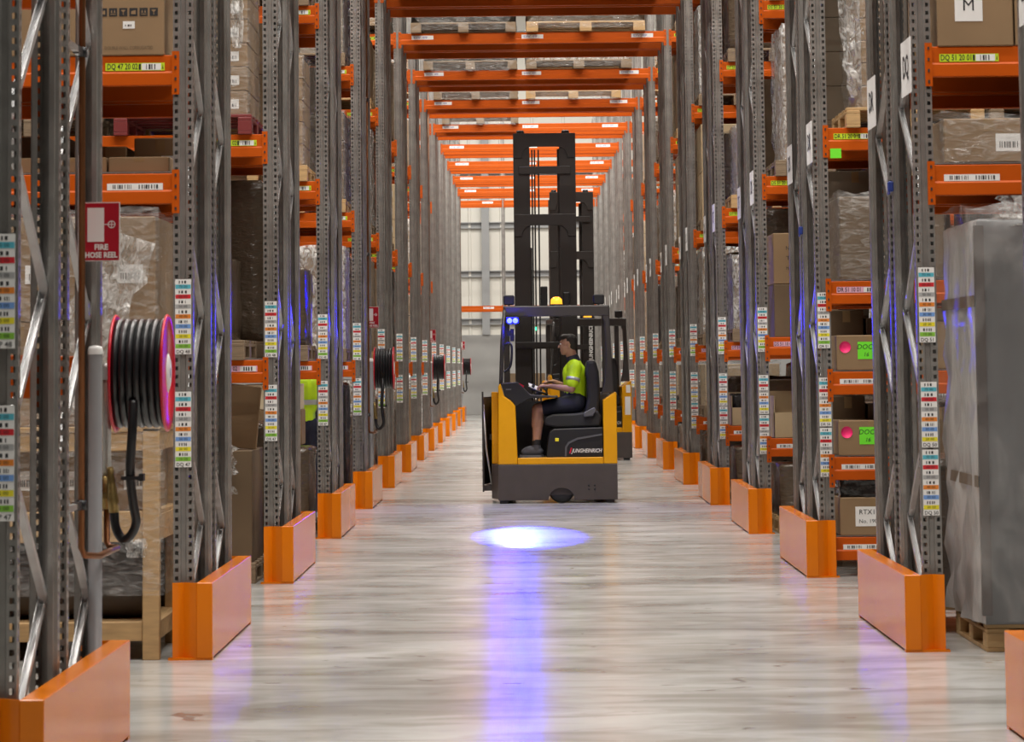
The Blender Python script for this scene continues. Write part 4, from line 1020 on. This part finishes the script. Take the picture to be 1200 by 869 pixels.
    part('mast_cap', MB().box(mx - .33, mx + .33, my - .09, my + .12, 4.14, 4.24, 'mast'), t_, bevel=.02)
    for x in (mx - .28, mx + .25): part('cap_bolt', MB().lathe([(0, .04), (.04, .04), (.05, 0), (0, 0)], 'mast', 12, 'z', (x, my, 4.24)), t_)
    part('mast_tie', MB().box(mx - .30, mx + .30, my - .13, my - .10, 3.76, 3.85, 'mast'), t_, bevel=.004)
    part('mast_tie', MB().prism(cross(3.16, 3.29, 'd'), my - .115, my - .095, 'mast', 'y'), t_, bevel=.004)
    part('mast_tie', MB().prism(cross(3.16, 3.29, 'u'), my - .116, my - .094, 'mast', 'y'), t_, bevel=.004)
    part('mast_tie', MB().box(mx - .36, mx + .36, my - .115, my - .09, 1.72, 1.80, 'mast'), t_, bevel=.004)
    part('mast_tie', MB().box(mx - .36, mx + .36, my - .115, my - .09, .5, .7, 'mast'), t_, bevel=.004)
    for x in (-.145, -.115, -.07): part('lift_chain', MB().box(mx + x - .009, mx + x + .009, my - .03, my - .01, .5, 4.05, 'black'), t_)
    part('lift_cylinder', MB().tube([(mx - .20, my - .03, .2), (mx - .20, my - .03, 2.9)], .045, 'mast', 14).tube([(mx - .20, my - .03, 2.9), (mx - .20, my - .03, 4.0)], .03, 'dark_metal', 12), t_)
    part('lift_cylinder', MB().tube([(mx + .22, my - .03, .2), (mx + .22, my - .03, 2.9)], .05, 'mast', 14).tube([(mx + .22, my - .03, 2.9), (mx + .22, my - .03, 4.0)], .03, 'dark_metal', 12), t_)
    part('hose_guide', MB().box(mx - .06, mx + .02, my + .0, my + .06, 2.2, 2.45, 'black'), t_, bevel=.01)
    part('hose_guide', MB().box(mx + .20, mx + .28, my - .16, my - .1, 2.18, 2.38, 'black'), t_, bevel=.015)
    # support arms, wheels, carriage and forks on the far side
    for x in (-.56, .53):
        part('support_arm', MB().box(x - .09, x + .09, 1.30, 2.75, .06, .24, 'charcoal'), t_, bevel=.01)
        part('load_wheel', MB().lathe([(.03, -.05), (.12, -.05), (.13, -.04), (.13, .04), (.12, .05), (.03, .05), (.03, -.05)], 'rubber', 24, 'x', (x, 2.60, .13)), t_)
    part('fork_carriage', MB().box(mx - .36, mx + .36, my + .17, my + .23, .30, .75, 'mast'), t_, bevel=.01)
    for x in (-.28, .28): part('fork', MB().prism([(my + .23, .28), (my + 1.25, .305), (my + 1.25, .32), (my + .28, .33), (my + .28, .72), (my + .23, .72)], mx + x - .06, mx + x + .06, 'dark_metal', 'x'), t_)
    part('mast_base', MB().box(-.60, .58, 1.30, 1.52, .12, .42, 'charcoal'), t_, bevel=.01)
    # slatted side step beside the left wheel arm
    sg = part('side_guard', MB().box(-.845, -.825, .34, .40, .12, 1.24, 'dark_metal').box(-.745, -.725, .98, 1.04, .14, 1.22, 'dark_metal').box(-.84, -.73, .40, .98, .13, .19, 'charcoal'), t_)
    part('strut', MB().tube([(-.83, .36, 1.10), (-.80, .36, .60), (-.74, .38, .20)], .012, 'brace', 8), sg)
    part('panel', MB().prism([(-.832, .40), (-.829, .40), (-.742, .98), (-.745, .98)], .2, 1.18, 'charcoal', 'z'), sg)
    for i in range(9): part('slat', MB().prism([(-.835, .38), (-.825, .38), (-.735, .99), (-.745, .99)], .26 + i*.10, .31 + i*.10, 'dark_metal', 'z'), sg)
    part('link_bracket', MB().box(-.76, -.72, .45, .55, .70, .76, 'dark_metal').box(-.76, -.72, .45, .55, .25, .31, 'dark_metal'), sg)
    return t_
TA = (0.355, 35.0)
truck = make_truck(); truck.location = (TA[0], TA[1], 0)
tag(truck, 'yellow and charcoal reach truck driven by the man in hi-vis shirt', 'reach truck', 'reach trucks')
tb = copy_tree(truck); tb.location = (1.05, 50.3, 0); tb.rotation_euler = (0, 0, .10); tb.scale = (1, 1, 1.035)
tag(tb, 'empty yellow reach truck behind the one carrying the driver', 'reach truck', 'reach trucks')
for ch in list(tb.children):                      # that truck shows no side step and no lit blue lamp
    nm = ch.name.split('.')[0]
    if nm in ('side_guard', 'blue_spot_lamp', 'indicator'):
        for q in list(ch.children): bpy.data.objects.remove(q)
        bpy.data.objects.remove(ch)
b = MB(); put_text(b, 'JUNGHEINRICH', .085, 0, 0, 0, 'white', bold=.004, wid=.60); b.v = [(-z, y, x) for x, y, z in b.v]
part('mast_lettering', b, tb, (.20, 1.48, 1.84))
part('notice', MB().box(-.045, .045, -.002, 0, -.14, .14, 'paper'), tb, (.60, -.002, .84)); part('notice', MB().box(-.035, .035, -.002, 0, -.06, .06, 'paper'), tb, (.61, -.002, 1.10))
part('grey_tote', MB().prism([(.52, .90), (.66, .90), (.66, 1.18), (.60, 1.24), (.50, 1.20)], .2, .5, 'grey_plastic', 'y'), truck, (-.04, .25, 0), bevel=.03)

# the blue warning spot thrown on the floor ahead of the truck
l = bpy.data.lights.new('blue_spot', 'SPOT'); l.energy = 15000; l.color = (0.022, 0.032, 1.0); l.spot_size = .168; l.spot_blend = .55; l.shadow_soft_size = .02
o = bpy.data.objects.new('blue_spot', l); C.objects.link(o); o.location = (TA[0] - .487, TA[1] - .06, 2.03)
o.rotation_euler = (Vector((0.03, 28.7, 0)) - o.location).to_track_quat('-Z', 'Y').to_euler()

# ------------------------------------------------------------------ people
def sphere_geo(n=12, m=8):
    vs = [(0, 0, 1)]; fs = []
    for j in range(1, m):
        for i in range(n): a, b_ = PI*j/m, 2*PI*i/n; vs.append((math.sin(a)*math.cos(b_), math.sin(a)*math.sin(b_), math.cos(a)))
    vs.append((0, 0, -1)); L = len(vs)-1
    for i in range(n):
        k_ = (i+1) % n; fs.append((0, 1+i, 1+k_)); fs.append((L, L-n+k_, L-n+i))
        for j in range(m-2): a = 1+j*n; fs.append((a+i, a+n+i, a+n+k_, a+k_))
    return vs, fs
SG = sphere_geo()
def fused(name, prims, mt, voxel=.008, smooth=4, cut=None):
    b = MB()
    for p in prims:
        if p[0] == 'ell':
            _, c, r = p[:3]; rot = Matrix.Rotation(p[3] if len(p) > 3 else 0, 3, 'Y')
            b.add([Vector(c) + rot @ Vector((v[0]*r[0], v[1]*r[1], v[2]*r[2])) for v in SG[0]], SG[1], mt)
        else:
            _, p0, p1, r0, r1 = p; p0, p1 = Vector(p0), Vector(p1)
            for c, r in ((p0, r0), (p1, r1)): b.add([c + Vector(v)*r for v in SG[0]], SG[1], mt)
            b.tube([p0, p1], [r0, r1], mt, 14)
    me = b.mesh(name); o = bpy.data.objects.new(name, me); C.objects.link(o)
    r = o.modifiers.new('r', 'REMESH'); r.mode = 'VOXEL'; r.voxel_size = voxel; r.use_smooth_shade = True
    s_ = o.modifiers.new('s', 'SMOOTH'); s_.iterations = smooth; s_.factor = .5
    dg = bpy.context.evaluated_depsgraph_get(); me2 = bpy.data.meshes.new_from_object(o.evaluated_get(dg)); me2.name = name
    bpy.data.objects.remove(o); bpy.data.meshes.remove(me)
    me2.materials.clear(); me2.materials.append(MATS[mt])
    for p in me2.polygons: p.use_smooth = True
    return me2
def hand(w, f, up, side, L=.095):
    """palm from wrist w along f; fingers curl towards -up; thumb on 'side'"""
    w, f, up, side = Vector(w), Vector(f).normalized(), Vector(up).normalized(), Vector(side).normalized(); pr = []
    for i in range(4):
        o = side * (.030 - .020*i); base = w + f*L*.95 + o
        pr.append(('cap', w + o*.5, base, .017, .013))
        l1 = (.040, .045, .042, .034)[i]; k1 = base + (f*.8 - up*.6)*l1; k2 = k1 + (f*.1 - up*1.0)*l1*.75; k3 = k2 + (-f*.8 - up*.45)*l1*.5
        pr += [('cap', base, k1, .0105, .0098), ('cap', k1, k2, .0098, .009), ('cap', k2, k3, .009, .008)]
    th = w + f*.03 + side*.03; t1 = th + (f*.6 + side*.6)*.045; t2 = t1 + (f*.85 - up*.5)*.035
    pr += [('cap', w + side*.012, th, .017, .014), ('cap', th, t1, .013, .012), ('cap', t1, t2, .011, .009)]
    return pr
def head_prims(c, fx, fy=0.0, sc=1.0):
    """c head centre; the face looks along (fx,fy)"""
    f = Vector((fx, fy, 0)).normalized(); sd_ = Vector((-f.y, f.x, 0)); c = Vector(c)
    P = lambda a, s_, z: tuple(c + f*a*sc + sd_*s_*sc + Vector((0, 0, z*sc)))
    ax = (abs(f.x) > .5)
    E = lambda a, s_, z, ra, rs, rz: ('ell', P(a, s_, z), ((ra if ax else rs)*sc, (rs if ax else ra)*sc, rz*sc))
    return [E(-.012, 0, .035, .096, .076, .088), E(.022, 0, -.03, .068, .060, .078), E(.048, 0, -.088, .034, .036, .026),
            ('cap', P(.083, 0, .012), P(.104, 0, -.022), .009*sc, .0135*sc), E(.078, .0, .034, .014, .045, .010), E(.078, 0, -.060, .013, .024, .008), E(.076, 0, -.072, .012, .020, .007),
            E(-.012, .076, -.012, .017, .008, .030), E(-.012, -.076, -.012, .017, .008, .030), E(.070, .028, -.015, .014, .018, .016), E(.070, -.028, -.015, .014, .018, .016)]
def face_details(c, fx, fy, parent, hair_mt='hair'):
    f = Vector((fx, fy, 0)).normalized(); sd_ = Vector((-f.y, f.x, 0)); c = Vector(c)
    for s_ in (-1, 1):
        p = c + f*.082 + sd_*.030*s_ + Vector((0, 0, .012))
        part('eye', MB().add([tuple(p + Vector(v)*.0095) for v in SG[0]], SG[1], 'white', True).add([tuple(p + f*.006 + Vector(v)*.0055) for v in SG[0]], SG[1], 'ink', True), parent)

# --- the driver (sits sideways in the cab, looking left)
X, Y = TA
drv = thing('person', 'seated driver in yellow hi-vis shirt and navy shorts, hands on truck controls', 'person', (X, Y, .505))
dz = -.505
def q(x, y, z): return (x, y, z + dz)
hc = q(.135, .43, 1.755)
body = [('cap', q(.215, .43, 1.12), q(.215, .43, 1.28), .115, .112), ('cap', q(.215, .43, 1.28), q(.21, .43, 1.44), .115, .122), ('cap', q(.21, .30, 1.505), q(.21, .56, 1.505), .068, .068),
        ('cap', q(.20, .43, 1.53), q(.16, .43, 1.69), .066, .060), ('cap', q(.21, .34, 1.10), q(.21, .52, 1.10), .095, .095)] + head_prims(hc, -1, .05)
for y, ky in ((.34, .30), (.53, .55)):
    body += [('cap', q(.20, y, 1.09), q(-.21, ky, 1.04), .088, .068), ('cap', q(-.215, ky, 1.035), q(-.222, ky, .86), .066, .066), ('cap', q(-.212, ky, .90), q(-.24, ky, .60), .066, .042), ('cap', q(-.23, ky, .56), q(-.36, ky, .545), .036, .028)]
body += [('cap', q(.21, .265, 1.495), q(.165, .215, 1.262), .056, .044), ('cap', q(.165, .215, 1.262), q(-.085, .28, 1.295), .043, .027)] + hand(q(-.085, .28, 1.295), (-1, .12, .05), (.05, 0, 1), (0, 1, .2))
body += [('cap', q(.21, .595, 1.495), q(.14, .64, 1.27), .056, .044), ('cap', q(.14, .64, 1.27), q(-.035, .54, 1.345), .043, .027)] + hand(q(-.035, .54, 1.345), (-1, -.1, -.1), (.05, 0, 1), (0, -1, .2))
part('body', fused('body', body, 'skin', .0058, 3), drv)
part('hair', fused('hair', [('ell', (hc[0] + .026, hc[1], hc[2] + .045), (.090, .080, .085)), ('ell', (hc[0] + .055, hc[1], hc[2] + .0), (.052, .076, .070)), ('ell', (hc[0] - .03, hc[1], hc[2] + .085), (.065, .066, .042))], 'hair', .008, 4), drv)
face_details(hc, -1, .05, drv)
sh_ = part('hi_vis_shirt', fused('shirt', [('cap', q(.21, .43, 1.14), q(.21, .43, 1.28), .130, .128), ('cap', q(.21, .43, 1.28), q(.205, .43, 1.44), .130, .137), ('cap', q(.205, .30, 1.505), q(.205, .56, 1.505), .086, .086), ('cap', q(.205, .43, 1.53), q(.192, .43, 1.575), .088, .074),
     ('cap', q(.21, .265, 1.495), q(.178, .226, 1.335), .078, .073), ('cap', q(.21, .595, 1.495), q(.160, .63, 1.34), .078, .072)], 'hivis', .009, 5), drv)
a0, a1 = Vector(q(.188, .238, 1.385)), Vector(q(.181, .230, 1.350)); part('reflective_band', MB().tube([a0, a1], .0785, 'reflective', 18), sh_)
a0, a1 = Vector(q(.175, .620, 1.390)), Vector(q(.165, .627, 1.357)); part('reflective_band', MB().tube([a0, a1], .078, 'reflective', 18), sh_)
part('collar', MB().tube([q(.200, .43, 1.56), q(.178, .43, 1.635)], [.080, .068], 'navy', 18, cap=False), sh_)
part('shorts', fused('shorts', [('cap', q(.21, .34, 1.10), q(.21, .52, 1.10), .117, .117), ('cap', q(.205, .43, 1.12), q(.205, .43, 1.18), .137, .134), ('cap', q(.20, .34, 1.09), q(-.11, .305, 1.052), .110, .092), ('cap', q(.20, .53, 1.09), q(-.11, .546, 1.052), .110, .092)], 'navy', .010, 5), drv)
for ky in (.30, .55):
    so = part('shoe', fused('shoe', [('cap', q(-.235, ky, .655), q(-.23, ky, .60), .049, .049), ('cap', q(-.20, ky, .565), q(-.37, ky, .555), .045, .040), ('ell', q(-.29, ky, .575), (.10, .045, .05))], 'shoe', .008, 4), drv)
    part('shoe_sole', MB().prism([(-.425, ky - .035), (-.40, ky - .045), (-.18, ky - .042), (-.155, ky), (-.18, ky + .042), (-.40, ky + .045), (-.425, ky + .035)], .498 + dz, .528 + dz, 'sole', 'z'), so)
    part('sock', MB().tube([q(-.234, ky, .64), q(-.228, ky, .70)], [.052, .050], 'ink', 14, cap=False), so)

cl = thing('papers', 'white papers lying on the truck steering wheel before the driver', 'papers', (X - .235, Y + .36, 1.262))
part('sheet', MB().prism([(-.09, -.06), (.06, -.05), (.07, .06), (-.08, .07)], 0, .006, 'paper', 'z'), cl, (0, 0, 0), (0, .35, 0))
part('sheet', MB().prism([(-.07, -.05), (.05, -.06), (.04, .05), (-.08, .04)], 0, .005, 'paper', 'z'), cl, (-.01, -.03, .022), (.45, .40, .2))

# --- the worker standing in the side aisle behind the DS rack
WX, WY = -2.27, DROW(4) + GL + 1.1
wk = thing('person', 'standing worker in yellow hi-vis vest and dark trousers behind the DS rack', 'person', (WX, WY, 0))
hc = (0, 0.0, 1.66)
body = [('cap', (0, 0, .98), (0, 0, 1.15), .13, .125), ('cap', (0, 0, 1.15), (0, 0, 1.34), .13, .145), ('cap', (-.16, 0, 1.40), (.16, 0, 1.40), .065, .065), ('cap', (0, 0, 1.42), (0, -.01, 1.58), .06, .055)] + head_prims(hc, .05, -1)
for s_ in (-1, 1):
    body += [('cap', (s_*.095, 0, .94), (s_*.10, -.01, .50), .085, .06), ('cap', (s_*.10, -.01, .50), (s_*.105, .02, .09), .058, .038), ('cap', (s_*.105, .02, .05), (s_*.115, -.13, .04), .04, .03),
             ('cap', (s_*.205, 0, 1.39), (s_*.245, .02, 1.12), .052, .042), ('cap', (s_*.245, .02, 1.12), (s_*.235, -.06, .88), .041, .028)] + hand((s_*.235, -.06, .88), (0, -.15, -1), (-s_, 0, 0), (0, -1, 0))
part('body', fused('body', body, 'skin', .0065, 3), wk)
part('hair', fused('hair', [('ell', (0, .024, 1.70), (.080, .094, .085)), ('ell', (0, .055, 1.66), (.076, .052, .07))], 'hair', .009, 4), wk)
face_details(hc, .05, -1, wk)
vs_ = part('hi_vis_vest', fused('vest', [('cap', (0, 0, 1.02), (0, 0, 1.15), .15, .145), ('cap', (0, 0, 1.15), (0, 0, 1.34), .148, .16), ('cap', (-.16, 0, 1.395), (.16, 0, 1.395), .080, .080), ('cap', (-.05, 0, 1.15), (-.12, 0, 1.36), .12, .10), ('cap', (.05, 0, 1.15), (.12, 0, 1.36), .12, .10)] +
     [('cap', (s_*.190, 0, 1.40), (s_*.210, .0, 1.36), .066, .062) for s_ in (-1, 1)], 'hivis', .010, 5), wk)
part('reflective_band', MB().lathe([(.178, 1.16), (.182, 1.21)], 'reflective', 28, 'z'), vs_)
for s_ in (-1, 1): part('sleeve', fused('sleeve', [('cap', (s_*.205, 0, 1.385), (s_*.245, .02, 1.12), .060, .052), ('cap', (s_*.245, .02, 1.12), (s_*.236, -.052, .905), .052, .040)], 'navy', .009, 4), wk)
part('trousers', fused('trousers', [('cap', (0, 0, .97), (0, 0, 1.02), .145, .145)] + [('cap', (s_*.085, 0, .94), (s_*.10, -.01, .50), .105, .080) for s_ in (-1, 1)] + [('cap', (s_*.10, -.01, .50), (s_*.105, .02, .11), .080, .062) for s_ in (-1, 1)], 'navy', .010, 5), wk)
for s_ in (-1, 1): part('shoe', fused('shoe', [('cap', (s_*.105, .03, .045), (s_*.117, -.14, .040), .045, .038), ('cap', (s_*.105, .02, .05), (s_*.105, .02, .12), .046, .05)], 'shoe', .009, 3), wk)
